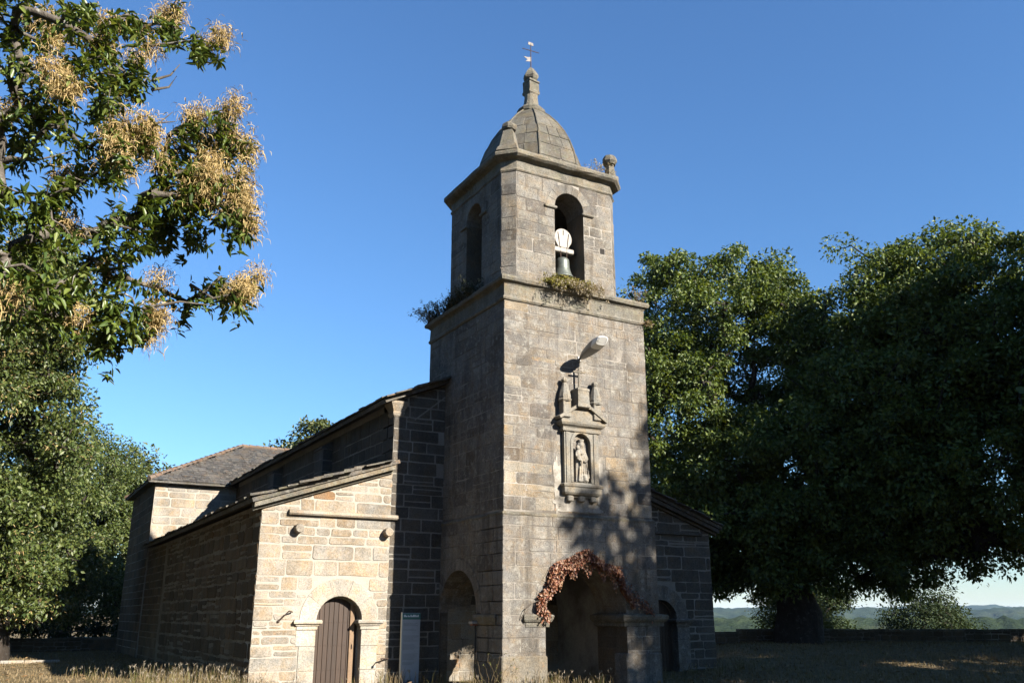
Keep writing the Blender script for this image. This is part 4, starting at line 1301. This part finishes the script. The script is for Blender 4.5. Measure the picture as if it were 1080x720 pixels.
tree('leafy_tree', 'thin topped tree rising beside the chancel roof corner', LGp, (6.8, 60.0, 0), 7.5, .3,
     [(6.9, 60.2, 9.7, 1.9, 1.7), (7.7, 60.4, 11.2, 1.0, 1.0), (5.6, 59.5, 10.3, 1.1, 1.3), (6.6, 60, 6.0, 2.6, 3.0)],
     150, 60, .28, LG3, M['bark'], 7, .42, hole=.2)
tree('leafy_tree', 'small tree crown showing above the nave roof', LGp, (17.0, 58.2, 0), 10.0, .3,
     [(17.3, 57.6, 13.0, 1.5, 1.5), (16.2, 58.6, 11.8, 1.6, 1.3), (17.4, 58, 10.2, 2.4, 1.8)],
     90, 70, .30, LG3, M['bark_dark'], 9, .40, hole=.2)
tree('bush', 'pale grey bush behind the low lawn wall at left', None, (3.6, 50.5, 0), .6, .08, [(3.4, 50.5, .8, 1.8, .7), (5.2, 50.5, .9, 1.3, .8), (.6, 50.3, 1.0, 2.4, 1.0)], 110, 60, .18, LGg, M['bark'], 31, .32, cat='bush')

# chestnuts to the right of the viewer that shade the lawn, the right aisle and the porch foot; those behind and at left are added to cut fill light
SG = 'shade chestnuts right of the viewer'
for i, (x, y, h, r, lab) in enumerate(SHADE):
    tree('chestnut_tree', lab, SG, (x, y, ground_z(x, y)), h * .35, .8,
         ([(x - 3.5, y, 16.4, 2.1, 1.3), (x - 1.8, y, 17.6, 2.0, 1.4)] if i == 0 else []) + [(x, y, h * .58, r, h * .36), (x - r * .45 if i else x + r * .5, y + r * .3, h * .45, r * .7, h * .26), (x + r * .4, y - r * .4, h * .72, r * .7, h * .26), (x + r * .2, y + r * .5, h * .5, r * .6, h * .25)],
         300 if i in (1, 2, 3) else 560, 105 if i in (0, 4) else 62, .42, LG2, M['bark_dark'], 40 + i, .5, hole=.08 if i in (0, 4) else .36 if i < 4 else .1)


# foreground chestnut: limbs reaching in from the left over the lawn
def near_chestnut():
    g = np.random.default_rng(77)
    base = (-4.5, 9.2, 0)
    root = thing('chestnut_tree', 'near chestnut tree with tan drooping catkins, branches reaching in at upper left', 'tree', base, 'trees left of the church')
    b = np.array(base)
    tp = [b + np.array([.12 * i, .05 * i, .75 * i - (.3 if i == 0 else 0)]) for i in range(8)]
    tips = []; cat_ = []
    for (x, y, z, r, n, cfrac) in NEAR:
        for _ in range(max(2, int(n * .82))):
            v = g.normal(size=3); v /= np.linalg.norm(v)
            p = np.array([x, y, z]) + v * r * g.uniform(.15, 1) ** .5 * np.array([1, 1.5, .95])
            tips.append(p); cat_.append(g.random() < cfrac * .66)
    # limbs and foliage outside the frame keep the tree whole from other viewpoints
    for _ in range(120):
        v = g.normal(size=3); v /= np.linalg.norm(v)
        p = np.array([-4.2, 9.2, 7.4]) + v * np.array([3.0, 3.6, 3.2]) * g.uniform(.3, 1) ** .5
        tips.append(p); cat_.append(g.random() < .3)
    tips = np.array(tips); cat_ = np.array(cat_)
    mb, dirs = skeleton(tp, tips, g, .0065, .06, 6)
    trunk_tube(mb, tp, [.62, .5, .46, .42, .37, .28, .17, .08], g)
    for pts in NEARTWIGS:
        mb.tube(pts, [.022 * (1 - .8 * i / (len(pts) - 1)) for i in range(len(pts))], 5)
    mb.build('trunk', M['bark_pale'], root, True)
    dirs = unit(dirs + np.array([0, 0, .12]))
    # leaf whorls: several rosettes per tip
    q = 34
    n = len(tips) * q
    idx = np.repeat(np.arange(len(tips)), q)
    along = -(g.integers(0, 4, n) * .13 + g.normal(size=n) * .015)[:, None]
    c = tips[idx] + dirs[idx] * along + g.normal(size=(n, 3)) * .025
    rad = g.normal(size=(n, 3)); rad = unit(rad - (rad * dirs[idx]).sum(1, keepdims=True) * dirs[idx] * .6)
    d = unit(rad + dirs[idx] * .35 + np.array([0, 0, -.38]))
    nr = unit(np.array([0, 0, 1.]) + .45 * g.normal(size=(n, 3)) + .5 * dirs[idx])
    L = g.uniform(.075, .145, n)
    V, F = leaf_geo(c, d, nr, L, L * g.uniform(.30, .42, n), True, .22)
    fast_mesh('crown', V, F, LG, root)
    # catkins: curved drooping strands in tufts at the shoot tips
    ti = np.where(cat_)[0]
    q = 240
    idx = np.repeat(ti, q); n = len(idx)
    c = tips[idx] + g.normal(size=(n, 3)) * .075 + dirs[idx] * .05
    d = unit(dirs[idx] * .45 + g.normal(size=(n, 3)) * .8 + np.array([0, 0, .12]))
    L = g.uniform(.07, .14, n)[:, None]
    s = unit(np.cross(d, g.normal(size=(n, 3)))) * g.uniform(.0024, .0042, n)[:, None]
    dn = np.array([0, 0, -1.])
    m1 = c + d * L * .45; m2 = m1 + unit(d + dn * .8) * L * .35; t = m2 + unit(d * .3 + dn) * L * .4
    V = np.stack([c - s, c + s, m1 + s * 1.2, m1 - s * 1.2, m2 + s, m2 - s, t + s * .4, t - s * .4], 1).reshape(-1, 3)
    bb = np.arange(n)[:, None] * 8
    F = np.concatenate([bb + np.array([[0, 1, 2, 3]]), bb + np.array([[3, 2, 4, 5]]), bb + np.array([[5, 4, 6, 7]])], 0)
    fast_mesh('catkins', V, F, CATK, root)


near_chestnut()


# ------------------------------------------------------------------ boundary walls and kerb
def stone_wall(name, label, p, q, h, t, seed, mat_):
    g = random.Random(seed)
    P, Q = Vector((*p, 0)), Vector((*q, 0))
    u = (Q - P); L = u.length; u.normalize()
    mid = (P + Q) / 2
    root = thing(name, label, 'wall', (mid.x, mid.y, ground_z(mid.x, mid.y)), 'low boundary walls')
    nrm = Vector((u.y, -u.x, 0))
    mb = MB(); cp = MB()
    a = 0
    while a < L:
        l = 2.0
        c = P + u * (a + l / 2)
        z = ground_z(c.x, c.y)
        fr_ = Fr(P + nrm * (t / 2), u, (0, 0, 1), nrm)
        mb.hexa([P + u * (a + da) + nrm * (s_ * t / 2 * .96) + Vector((0, 0, zz)) for zz in (z - .4, z + h - .06) for da, s_ in ((0, 1), (l, 1), (l, -1), (0, -1))], 1)
        masonry(mb, fr_, a, a + l, z - .1, z + h - .05, g, (.13, .24), (.22, .55), .03, .015, (.0, .03), 0, wav=.015, rc=.04)
        b = a
        while b < a + l:
            wd = g.uniform(.4, .9)
            e = .04
            zt = z + h + g.uniform(-.02, .02)
            cp.hexa([P + u * (b + da) + nrm * (s_ * (t / 2 + e)) + Vector((0, 0, zz)) for zz in (zt - .10, zt) for da, s_ in ((.01, 1), (wd - .01, 1), (wd - .01, -1), (.01, -1))], 0)
            b += wd
        a += l
    mb.build('wall_face', [mat_, M['tower_m']], root)
    cp.build('coping', M['trim'], root)
    return root


def cpt(f, r): return (HD.x * f + RT.x * r, HD.y * f + RT.y * r)


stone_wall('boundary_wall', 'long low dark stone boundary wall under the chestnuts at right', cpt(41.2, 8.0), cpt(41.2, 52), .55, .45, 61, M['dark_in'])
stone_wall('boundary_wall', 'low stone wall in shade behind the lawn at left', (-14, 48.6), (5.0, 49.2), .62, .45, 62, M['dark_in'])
mb = MB()
g_ = random.Random(5)
a = -7.
while a < 2.2:
    l = g_.uniform(.7, 1.2)
    z = ground_z(a, 38.0)
    mb.box(a, a + l - .015, 37.85, 38.1, z - .2, z + .10, 0, .02, .004, g_)
    a += l
tag(mb.build('kerb', M['pale']), 'pale stone kerb in the grass at far left', 'kerb')


# ------------------------------------------------------------------ grass
def lawn():
    g = np.random.default_rng(4)
    Vs, Fs = [], []
    base = 0

    def put(n, f0, f1, r0, r1, h, w, keep=None, lean=.6):
        nonlocal base
        f = g.uniform(f0, f1, n); r = g.uniform(r0, r1, n)
        x = HD.x * f + RT.x * r; y = HD.y * f + RT.y * r
        ok = np.ones(n, bool)
        ok &= ~((x > 5.3) & (x < 20.2) & (y > 22.1) & (y < 48.4)) & ~((x > 10.2) & (x < 15.1) & (y > 18.6) & (y < 22.4))
        if keep is not None: ok &= keep(x, y)
        x, y = x[ok], y[ok]
        z = np.array([ground_z(a_, b_) for a_, b_ in zip(x, y)]) - .01
        V, F, t = blades(np.stack([x, y, z], 1), g, h, w, lean)
        Vs.append(V); Fs.append(F + base); base += len(V)
    put(34000, 19, 41, 3, 26, .11, .020)
    put(30000, 19, 50, -26, -6, .10, .020)
    put(9000, 22, 36, 7, 20, .20, .012, lambda x, y: (np.sin(x * 1.3 + 2 * np.sin(y * .7)) + np.sin(y * 1.1 + x * .4)) > .7)
    kind(fast_mesh('lawn_grass', np.concatenate(Vs), np.concatenate(Fs), DRY), 'stuff')
    # tall seeding grass along the wall feet
    spots = [((3.1, 5.35), (19.2, 24.0), 1500, .50), ((2.2, 5.4), (24, 33), 900, .30), ((9.2, 10.3), (18.4, 21.9), 150, .40), ((10.2, 11.7), (17.9, 18.65), 200, .42), ((11.5, 12.9), (17.6, 18.7), 150, .40), ((5.6, 8.9), (21.8, 22.1), 60, .25), ((8.3, 9.6), (21.0, 22.0), 110, .42), ((15.2, 20.6), (20.3, 22.0), 360, .28)]
    Vs, Fs, base = [], [], 0
    SV, SF, sb = [], [], 0
    GV, GF, gb = [], [], 0
    for (xa, xb), (ya, yb), n, h in spots:
        cl = np.stack([g.uniform(xa, xb, max(4, n // 22)), g.uniform(ya, yb, max(4, n // 22))], 1)
        k = g.integers(0, len(cl), n)
        x = cl[k, 0] + g.normal(size=n) * .12; y = cl[k, 1] + g.normal(size=n) * .12
        ok = ~((x > 5.42) & (y > 22.2)) & ~((x > 10.25) & (y > 18.7) & (x < 15.1))
        x, y = x[ok], y[ok]
        p = np.stack([x, y, np.array([ground_z(a_, b_) for a_, b_ in zip(x, y)]) - .02], 1)
        hv = h * g.uniform(.45, 1.25, len(p))
        V, F, t = blades(p, g, h, .011, .45)
        gm = g.random(len(p)) < .3
        for msk, (LV, LF) in ((~gm, (Vs, Fs)), (gm, (GV, GF))):
            ii = np.where(msk)[0]
            vv = V.reshape(-1, 6, 3)[ii].reshape(-1, 3)
            bb = np.arange(len(ii))[:, None] * 6
            ff = np.concatenate([bb + np.array([[0, 1, 2, 3]]), bb + np.array([[3, 2, 4, 5]])], 0)
            if LV is Vs: LF.append(ff + base); base += len(vv)
            else: LF.append(ff + gb); gb += len(vv)
            LV.append(vv)
        sel = np.where((g.random(len(p)) < .16))[0]
        tt = t[sel]
        for _ in range(3):
            d = unit(g.normal(size=(len(sel), 3)) * .4 + np.array([0, 0, .8]))
            V, F = leaf_geo(tt - d * .03, d, unit(g.normal(size=(len(sel), 3))), np.full(len(sel), .10), np.full(len(sel), .010))
            SV.append(V); SF.append(F + sb); sb += len(V)
    kind(fast_mesh('tall_grass', np.concatenate(Vs), np.concatenate(Fs), DRY), 'stuff')
    kind(fast_mesh('green_grass', np.concatenate(GV), np.concatenate(GF), GRN), 'stuff')
    kind(fast_mesh('grass_seed_heads', np.concatenate(SV), np.concatenate(SF), SEED), 'stuff')


lawn()


def fallen_leaves():
    g = np.random.default_rng(12)
    P = []
    for n, f0, f1, r0, r1 in ((2600, 21, 41, 5, 26), (900, 24, 46, -24, -7), (500, 20, 26, -4, 6)):
        f = g.uniform(f0, f1, n); r = g.uniform(r0, r1, n)
        P.append(np.stack([HD.x * f + RT.x * r, HD.y * f + RT.y * r], 1))
    P = np.concatenate(P)
    ok = ~((P[:, 0] > 5.4) & (P[:, 0] < 20.1) & (P[:, 1] > 22.2) & (P[:, 1] < 48.2)) & ~((P[:, 0] > 10.3) & (P[:, 0] < 15.1) & (P[:, 1] > 18.7) & (P[:, 1] < 22.4))
    P = P[ok]
    n = len(P)
    c = np.concatenate([P, np.array([[ground_z(a_, b_) + .03] for a_, b_ in P])], 1)
    d = unit(np.concatenate([g.normal(size=(n, 2)), g.normal(size=(n, 1)) * .25], 1))
    V, F = leaf_geo(c, d, unit(g.normal(size=(n, 3)) * .35 + np.array([0, 0, 1.])), g.uniform(.09, .19, n), g.uniform(.04, .08, n), True, .1)
    kind(fast_mesh('fallen_leaves', V, F, leafmat('fallen_leaf', [(.08, .045, .02), (.15, .09, .04), (.20, .14, .07)], .15, .6)), 'stuff')


fallen_leaves()


# ------------------------------------------------------------------ plants growing on the church
def weed(name, label, cat, spots, stems, h, leafs, lm, seed_m, seedp, seed, spread=.16, lsz=.07, droop=0., group=None, up=(0, 0, 1.)):
    """spots: list of root points; woody stems, small leaves, pale seed tufts"""
    g = np.random.default_rng(seed)
    root = thing(name, label, cat, tuple(np.mean(np.array(spots), 0)), group or ('weeds on the tower ledges' if name == 'ledge_weed' else None))
    mb = MB()
    LC, LD, TC = [], [], []
    for _ in range(stems):
        p = np.array(spots[g.integers(len(spots))]) + g.normal(size=3) * np.array([spread, spread, .01])
        hh = h * g.uniform(.4, 1.15)
        d = unit((np.array(up) + g.normal(size=3) * np.array([.35, .35, .15]))[None])[0]
        k = 5
        pts = [p + d * hh * i / k + np.array([0, 0, -droop * hh * (i / k) ** 2]) + g.normal(size=3) * .02 * (i > 0) for i in range(k + 1)]
        mb.tube(pts, [.006 * (1 - .7 * i / k) for i in range(k + 1)], 4)
        for _ in range(leafs):
            i = g.integers(1, k + 1)
            LC.append(pts[i] + g.normal(size=3) * .03); LD.append(g.normal(size=3) + d * .4)
        if g.random() < seedp:
            for _ in range(9): TC.append(pts[-1] + g.normal(size=3) * .028)
    mb.build('stems', DRY, root)
    LC, LD = np.array(LC), unit(np.array(LD))
    V, F = leaf_geo(LC, LD, unit(g.normal(size=LC.shape) + np.array([0, 0, .6])), lsz * g.uniform(.6, 1.3, len(LC)), lsz * .4 * np.ones(len(LC)))
    mi = np.zeros(len(F), int)
    if TC:
        TC = np.array(TC)
        V2, F2 = leaf_geo(TC, unit(g.normal(size=TC.shape)), unit(g.normal(size=TC.shape)), np.full(len(TC), .055), np.full(len(TC), .03))
        F = np.concatenate([F, F2 + len(V)]); V = np.concatenate([V, V2]); mi = np.concatenate([mi, np.ones(len(F2), int)])
    fast_mesh('foliage', V, F, [lm, seed_m], root, mi)
    return root


led = Y0 - .06
weed('ledge_weed', 'yellow green and dry weed clump on the cornice below the bell', 'plant', [(11.75 + .13 * i, led, 10.12) for i in range(9)], 150, .60, 16, YWEED, SEED, .35, 1, .08, .075, .75, up=(0, -.45, .75))
weed('ledge_weed', 'dry pale weed stalks hanging over the cornice right of the bell', 'plant', [(12.45 + .12 * i, led - .03, 10.13) for i in range(6)], 110, .6, 9, DRY, SEED, .9, 2, .08, .06, .9, up=(0, -.5, .7))
weed('ledge_weed', 'dark bushy weed with white seed tufts on the shaded cornice', 'plant', [(X0 - .03, 20.5 + .22 * i, 10.12) for i in range(14)], 190, .50, 14, DWEED, SEED, .22, 3, .07, .075, .12, up=(-.2, 0, .9))
weed('ledge_weed', 'pink grey seeding weed at the rear corner of the cornice', 'plant', [(X0 - .08, 23.1 + .1 * i, 10.1) for i in range(4)], 40, .62, 5, DRY, SEED, 1., 4, .08, .06, .1, up=(-.5, .3, .9))
weed('ledge_weed', 'thin dry grass on the top cornice beside the ball pinnacle', 'plant', [(13.15 + .15 * i, BY0 - .02, 13.98) for i in range(7)], 36, .36, 1, DRY, SEED, .5, 5, .05, .05, 0.)
weed('ledge_weed', 'few dry stalks at the right end of the cornice', 'plant', [(14.65 + .1 * i, led, 10.12) for i in range(3)], 16, .45, 3, DRY, SEED, .6, 6, .05, .05, 0.)
weed('ledge_weed', 'reddish tuft under the right corner of the cornice', 'plant', [(14.96, Y0 - .02, 9.52)], 16, .24, 9, DRY, SEED, .1, 8, .04, .06, .6, up=(.3, -.5, .3))


def creeper():
    g = np.random.default_rng(15)
    root = thing('creeper', 'red brown creeper draped over the porch arch', 'plant', (FA[0], LY0, 1.65))
    cx, r, zs = FA[0], FA[1], FA[2]
    C_, D_ = [], []
    mb = MB()
    for s_ in range(3):
        th = np.linspace(R(2), R(172), 26)
        rr = r + .06 + .04 * s_ + .03 * np.sin(th * 5 + s_)
        mb.tube([(cx - q * math.cos(t), LY0 - .04 - .012 * s_, zs - .05 + q * math.sin(t)) for q, t in zip(rr, th)], .010, 4)
    for k in range(3):
        mb.tube([(cx + 1.15 + .12 * k, LY0 - .06, 2.25 - .1 * k), (cx + 1.55, LY0 - .10, 1.95), (cx + 1.95 + .1 * k, LY0 - .05, 1.68)], .008, 4)
    mb.tube([(11.55, LY0 - .06, 2.0), (11.2, LY0 - .1, 1.95), (10.95, LY0 - .1, 1.78), (10.85, LY0 - .07, 1.55)], .012, 4)
    mb.build('stems', M['bark'], root)
    n = 6200
    th = g.uniform(R(0), R(172), n)
    lush = np.where(th < R(120), 1., .62)
    keep = g.random(n) < lush
    th = th[keep]; n = len(th)
    wdt = np.where(th < R(95), .15, .09) + .05 * np.sin(th) ** 2
    rr = r + .03 + np.minimum(np.abs(g.normal(size=n)), 1.7) * wdt * .8 + .06 * np.sin(th * 9)
    y = LY0 - .03 - np.abs(g.normal(size=n)) * .085
    c = np.stack([cx - rr * np.cos(th), y, zs + rr * np.sin(th)], 1)
    # strands hanging under the crown of the arch
    m = 420
    t2 = g.uniform(R(30), R(135), m)
    h2 = g.uniform(0, .30, m) * (np.sin(t2 * 17) * .5 + .6)
    c2 = np.stack([cx - (r + .02) * np.cos(t2), LY0 - .04 - g.uniform(0, .06, m), zs + (r + .02) * np.sin(t2) - np.abs(h2)], 1)
    m3 = 260
    f = g.uniform(0, 1, m3)
    c3 = np.stack([cx + 1.1 + .9 * f, LY0 - .06 - g.uniform(0, .06, m3), 2.3 - .62 * f + g.normal(size=m3) * .07], 1)
    m4 = 40
    c4 = np.stack([g.uniform(11.40, 11.62, m4), LY0 - .12 - g.uniform(0, .05, m4), 1.62 + g.normal(size=m4) * .07], 1)
    c = np.concatenate([c, c2, c3, c4])
    n = len(c)
    d = unit(g.normal(size=(n, 3)) * .55 + np.array([0, -.3, -.9]))
    nr = unit(g.normal(size=(n, 3)) * .5 + np.array([0, -1., .35]))
    L = g.uniform(.035, .08, n)
    V, F = leaf_geo(c, d, nr, L, L * .7, True, .2)
    fast_mesh('leaves', V, F, IVY, root)


creeper()
weed('wall_weed', 'dry branching weed at the foot of the porch corner', 'plant', [(10.25, 19.2, 0), (10.2, 18.8, 0)], 22, .95, 3, GRN, SEED, 0., 9, .12, .06, .1)

# ------------------------------------------------------------------ bell, vane, floodlight, statue, board, hooks
bl_ = thing('bell', 'weathered bronze bell under a white painted round yoke in the belfry arch', 'bell', (12.62, 19.42, 11.3))
mb = MB()
mb.lathe((12.62, 19.42, 10.66), [(.31, 0), (.305, .03), (.27, .08), (.225, .18), (.205, .3), (.198, .48), (.185, .55), (.13, .60), (.05, .62)], 22)
mb.lathe((12.62, 19.42, 10.66), [(.31, .005), (.27, .08), (.2, .3), (.18, .5), (.02, .56)], 22)
mb.build('bell_body', M['bronze'], bl_, True)
mb = MB()
mb.tube([(12.62, 19.42, 11.2), (12.62, 19.42, 10.72)], .02, 6); mb.lathe((12.62, 19.42, 10.56), [(.01, 0), (.05, .03), (.06, .08), (.03, .14)], 8)
mb.build('clapper', M['iron'], bl_)
mb = MB()
mb.box(12.28, 12.98, 19.33, 19.51, 11.42, 11.56, 0, .02)
hd = []
for k in range(25):
    t = -.15 * math.pi + 1.3 * math.pi * k / 24
    hd.append((12.62 + .29 * math.cos(t), 11.86 + .29 * math.sin(t)))
hd = [(12.78, 11.57)] + hd + [(12.46, 11.57)]
rings = [[(x, yy, z) for x, z in hd] for yy in (19.35, 19.36, 19.48, 19.49)]
for q in (0, 3): rings[q] = [(12.62 + (x - 12.62) * .95, y_, 11.8 + (z - 11.8) * .95) for x, y_, z in rings[q]]
mb.grid(rings); mb.cap(rings[0][::-1]); mb.cap(rings[-1])
for dx in (-.12, .12):
    mb.tube([(12.62 + dx, 19.34, 11.57), (12.62 + dx * 1.5, 19.335, 12.02)], .008, 4, 1)
mb.tube([(12.62, 19.34, 11.95), (12.62, 19.335, 12.10)], .008, 4, 1)
for dx in (-.1, .1): mb.tube([(12.62 + dx, 19.34, 11.58), (12.62 + dx, 19.34, 11.24)], .014, 5, 1)
mb.tube([(12.05, 19.42, 11.47), (13.1, 19.42, 11.47)], .028, 8, 1)
mb.build('yoke', [M['white'], M['iron']], bl_)

v = thing('weather_vane', 'thin iron cross and flag vane on top of the stone finial', 'weather vane', (DC.x, DC.y, 18.3))
mb = MB()
mb.tube([(DC.x, DC.y, 18.25), (DC.x, DC.y, 19.22)], [.018, .012], 6)
mb.build('rod', M['iron'], v)
mb = MB()
mb.tube([(DC.x - .30, DC.y + .02, 18.96), (DC.x + .30, DC.y - .02, 18.96)], .013, 5)
mb.build('crossbar', M['iron'], v)
for nm, P in (('flag', [(.02, 18.76), (-.05, 18.74), (-.2, 18.70), (-.12, 18.79), (-.27, 18.86), (-.1, 18.88), (.02, 18.93)]), ('tip_plate', [(-.10, 19.36), (.1, 19.36), (.09, 19.46), (-.08, 19.47)])):
    mb = MB()
    mb.prism([(DC.x + a_, DC.y - .006, z_ - .2) for a_, z_ in P], (0, .012, 0))
    mb.build(nm, plain('galvanised_' + nm, (.07, .06, .055), .6, .2, .3), v)

fl = thing('floodlight', 'grey street lamp head on a short wall arm above the stone cross', 'lamp', (12.71, Y0, 8.2))
mb = MB()
mb.box(12.66, 12.76, Y0 - .03, Y0 + .01, 8.10, 8.24, 0, .01)
mb.tube([(12.71, Y0, 8.16), (12.71, Y0 - .16, 8.18), (12.71, Y0 - .34, 8.24)], .033, 8)
mb.build('arm', M['lampgrey'], fl)
secs = [(.16, 8.205, .05, .05), (.20, 8.21, .09, .075), (.26, 8.222, .115, .085), (.50, 8.27, .16, .105), (.72, 8.315, .185, .115), (.88, 8.345, .185, .11)]
secs2 = [(.88, 8.345, .186, .111), (1.02, 8.37, .175, .10), (1.09, 8.38, .16, .085), (1.12, 8.385, .12, .06)]
for nm, ss, mt in (('housing', secs, M['lampgrey']), ('glass_cover', secs2, M['lampglass'])):
    mb = MB()
    rings = []
    for d_, z_, a_, b_ in ss:
        sq_ = lambda q: math.copysign(abs(q) ** .55, q)
        rings.append([(12.71 + a_ * sq_(math.cos(t)), Y0 - d_ - .08 * sq_(math.sin(t)), z_ + 1.35 * b_ * sq_(math.sin(t)) * (1 if math.sin(t) > 0 else .7)) for t in [2 * math.pi * k / 18 for k in range(18)]])
    mb.grid(rings); mb.cap(rings[0][::-1]); mb.cap(rings[-1])
    mb.build(nm, mt, fl, nm == 'housing')

# statue, one fused body
st = MB()
sx_, sy_, sz_ = 12.66, Y0 - .055, 4.87
rings = []
for t in np.linspace(0, 1, 22):
    z_ = t * .80
    rx_ = .20 - .065 * t + .03 * math.sin(t * math.pi) - (.02 if t > .85 else 0)
    ry_ = .10 - .02 * t
    ox = .025 * math.sin(t * 3.2) - .01
    rings.append([(sx_ + ox + rx_ * (1 + .07 * math.sin(7 * a + 3 * t) * (1 - t * .5)) * math.cos(a), sy_ + ry_ * (1 + .16 * math.sin(9 * a + 4 * t) * (1 - t * .6)) * math.sin(a), sz_ + z_) for a in [2 * math.pi * k / 40 for k in range(40)]])
st.grid(rings); st.cap(rings[0][::-1]); st.cap(rings[-1])
st.lathe((sx_ + .0, sy_, sz_ + .76), [(.13, 0), (.10, .05), (.055, .09), (.05, .13)], 14, sy=.7)
st.lathe((sx_ + .01, sy_ - .01, sz_ + .86), [(.03, 0), (.062, .03), (.075, .08), (.078, .12), (.06, .17), (.02, .2)], 14)
st.lathe((sx_ + .01, sy_ + .01, sz_ + .80), [(.15, 0), (.12, .07), (.105, .15), (.10, .2), (.07, .245), (.02, .26)], 14, sy=.6)
st.lathe((sx_ + .01, sy_, sz_ + 1.03), [(.07, 0), (.085, .06), (.09, .08), (.05, .085)], 10)
st.lathe((sx_ + .01, sy_ - .083, sz_ + .945), [(.004, -.02), (.012, -.012), (.008, .02), (.003, .03)], 6)
# arms and the child on the left arm
st.tube([(sx_ - .12, sy_, sz_ + .78), (sx_ - .16, sy_ - .04, sz_ + .62), (sx_ - .11, sy_ - .11, sz_ + .56), (sx_ - .04, sy_ - .12, sz_ + .58)], [.05, .045, .035, .028], 8)
st.tube([(sx_ + .11, sy_, sz_ + .78), (sx_ + .17, sy_ - .03, sz_ + .60), (sx_ + .10, sy_ - .11, sz_ + .54), (sx_ + .02, sy_ - .12, sz_ + .52)], [.05, .045, .035, .026], 8)
st.lathe((sx_ - .13, sy_ - .07, sz_ + .60), [(.05, 0), (.08, .06), (.075, .14), (.05, .21), (.03, .23)], 12, sy=.8)
st.lathe((sx_ - .14, sy_ - .08, sz_ + .82), [(.02, 0), (.05, .02), (.058, .06), (.05, .1), (.02, .125)], 12)
st.tube([(sx_ - .1, sy_ - .09, sz_ + .76), (sx_ - .04, sy_ - .12, sz_ + .72), (sx_ + .03, sy_ - .10, sz_ + .74)], [.025, .02, .016], 7)
st.tube([(sx_ - .19, sy_ - .08, sz_ + .76), (sx_ - .22, sy_ - .11, sz_ + .70), (sx_ - .21, sy_ - .13, sz_ + .64)], [.025, .02, .016], 7)
st.tube([(sx_ - .10, sy_ - .1, sz_ + .62), (sx_ - .06, sy_ - .14, sz_ + .52), (sx_ - .07, sy_ - .13, sz_ + .42)], [.035, .028, .02], 7)
for k in range(5):   # mantle folds
    x_ = sx_ - .13 + .065 * k
    st.tube([(x_ + .05, sy_ - .075, sz_ + .52 - .04 * k), (x_ + .03, sy_ - .10, sz_ + .3), (x_, sy_ - .10, sz_ + .02)], [.014, .022, .028], 6)
st.lathe((sx_ + .05, sy_ - .10, sz_ + .02), [(.02, 0), (.06, .03), (.07, .09), (.055, .15), (.02, .18)], 12)
for s_ in (-1, 1):
    st.tube([(sx_ + .05 + s_ * .05, sy_ - .10, sz_ + .08), (sx_ + .05 + s_ * .13, sy_ - .09, sz_ + .13), (sx_ + .05 + s_ * .15, sy_ - .09, sz_ + .24)], [.03, .024, .008], 6)
o = st.build('statue', M['statue'], None, True)
rm = o.modifiers.new('fuse', 'REMESH'); rm.mode = 'VOXEL'; rm.voxel_size = .011; rm.use_smooth_shade = True
tag(o, 'pale stone statue of a robed woman holding a child in the tower niche', 'statue')

# information board
ib = thing('information_board', 'narrow grey information board with dark green header beside the left aisle', 'sign', (9.46, 22.0, 0))
pn = MB(); pn.box(9.215, 9.715, 21.985, 22.035, -.05, 1.70, 0, .006)
mb = MB(); mb.box(9.195, 9.214, 21.975, 22.045, -.05, 1.715, 0); mb.build('edge_post', M['alu'], ib)
mb = MB(); mb.box(9.216, 9.714, 21.978, 21.9845, 1.54, 1.69, 0); hdm = mb
g_ = random.Random(3)
mb = hdm
x_ = 9.25
while x_ < 9.66:
    w_ = g_.uniform(.018, .034); h_ = g_.choice((.03, .045, .055))
    mb.box(x_, x_ + w_, 21.974, 21.9775, 1.60, 1.60 + h_, 1); x_ += w_ + g_.choice((.008, .008, .02))
mb.build('header', [M['teal'], M['printw']], ib)
mb = pn
for z0_, nl in ((1.44, 3), (1.30, 2), (1.14, 6), (.92, 5), (.70, 6), (.50, 3)):
    for i in range(nl):
        z_ = z0_ - i * .026
        x_ = 9.25; xe = 9.25 + g_.uniform(.25, .41)
        while x_ < xe:
            w_ = g_.uniform(.012, .045); mb.box(x_, x_ + w_, 21.9815, 21.9845, z_, z_ + .009, 1); x_ += w_ + .008
mb.build('panel', [M['board'], M['print']], ib)

# small wall fitting on an iron stake under the side arch
wf = thing('arch_light', 'small white fitting on a dark stake under the left porch arch', 'lamp', (10.35, 20.12, 0))
mb = MB(); mb.tube([(10.36, 20.13, -.05), (10.36, 20.13, 1.42)], .022, 6); mb.build('stake', M['black'], wf)
mb = MB(); mb.box(10.22, 10.50, 20.02, 20.24, 1.44, 1.50, 0, .012); mb.build('tray', M['white'], wf)
mb = MB(); mb.box(10.25, 10.47, 20.05, 20.21, 1.405, 1.438, 0, .006); mb.build('reflector', plain('red_brown_metal', (.16, .05, .03), .5, 0, .2), wf)

# iron hooks on the aisle front
for lab, p0_, p1_, p2_ in (('dark iron hook slanting on the wall left of the aisle door', (6.10, YN - .03, 1.50), (6.30, YN - .2, 1.74), (6.42, YN - .05, 1.72)), ('rusty iron bracket on the jamb right of the aisle door', (8.66, YN - .24, .52), (8.72, YN - .2, .60), (8.98, YN - .02, .59))):
    hk = thing('wall_hook', lab, 'hook', p0_, 'iron hooks on the aisle front')
    mb = MB(); mb.tube([p0_, ((p0_[0] + p1_[0]) / 2, p0_[1] - .08, (p0_[2] + p1_[2]) / 2), p1_, p2_], [.022, .016, .016, .02], 7)
    mb.lathe(p0_, [(.01, -.03), (.035, -.015), (.035, .015), (.01, .03)], 8)
    mb.build('rod', M['iron'], hk)
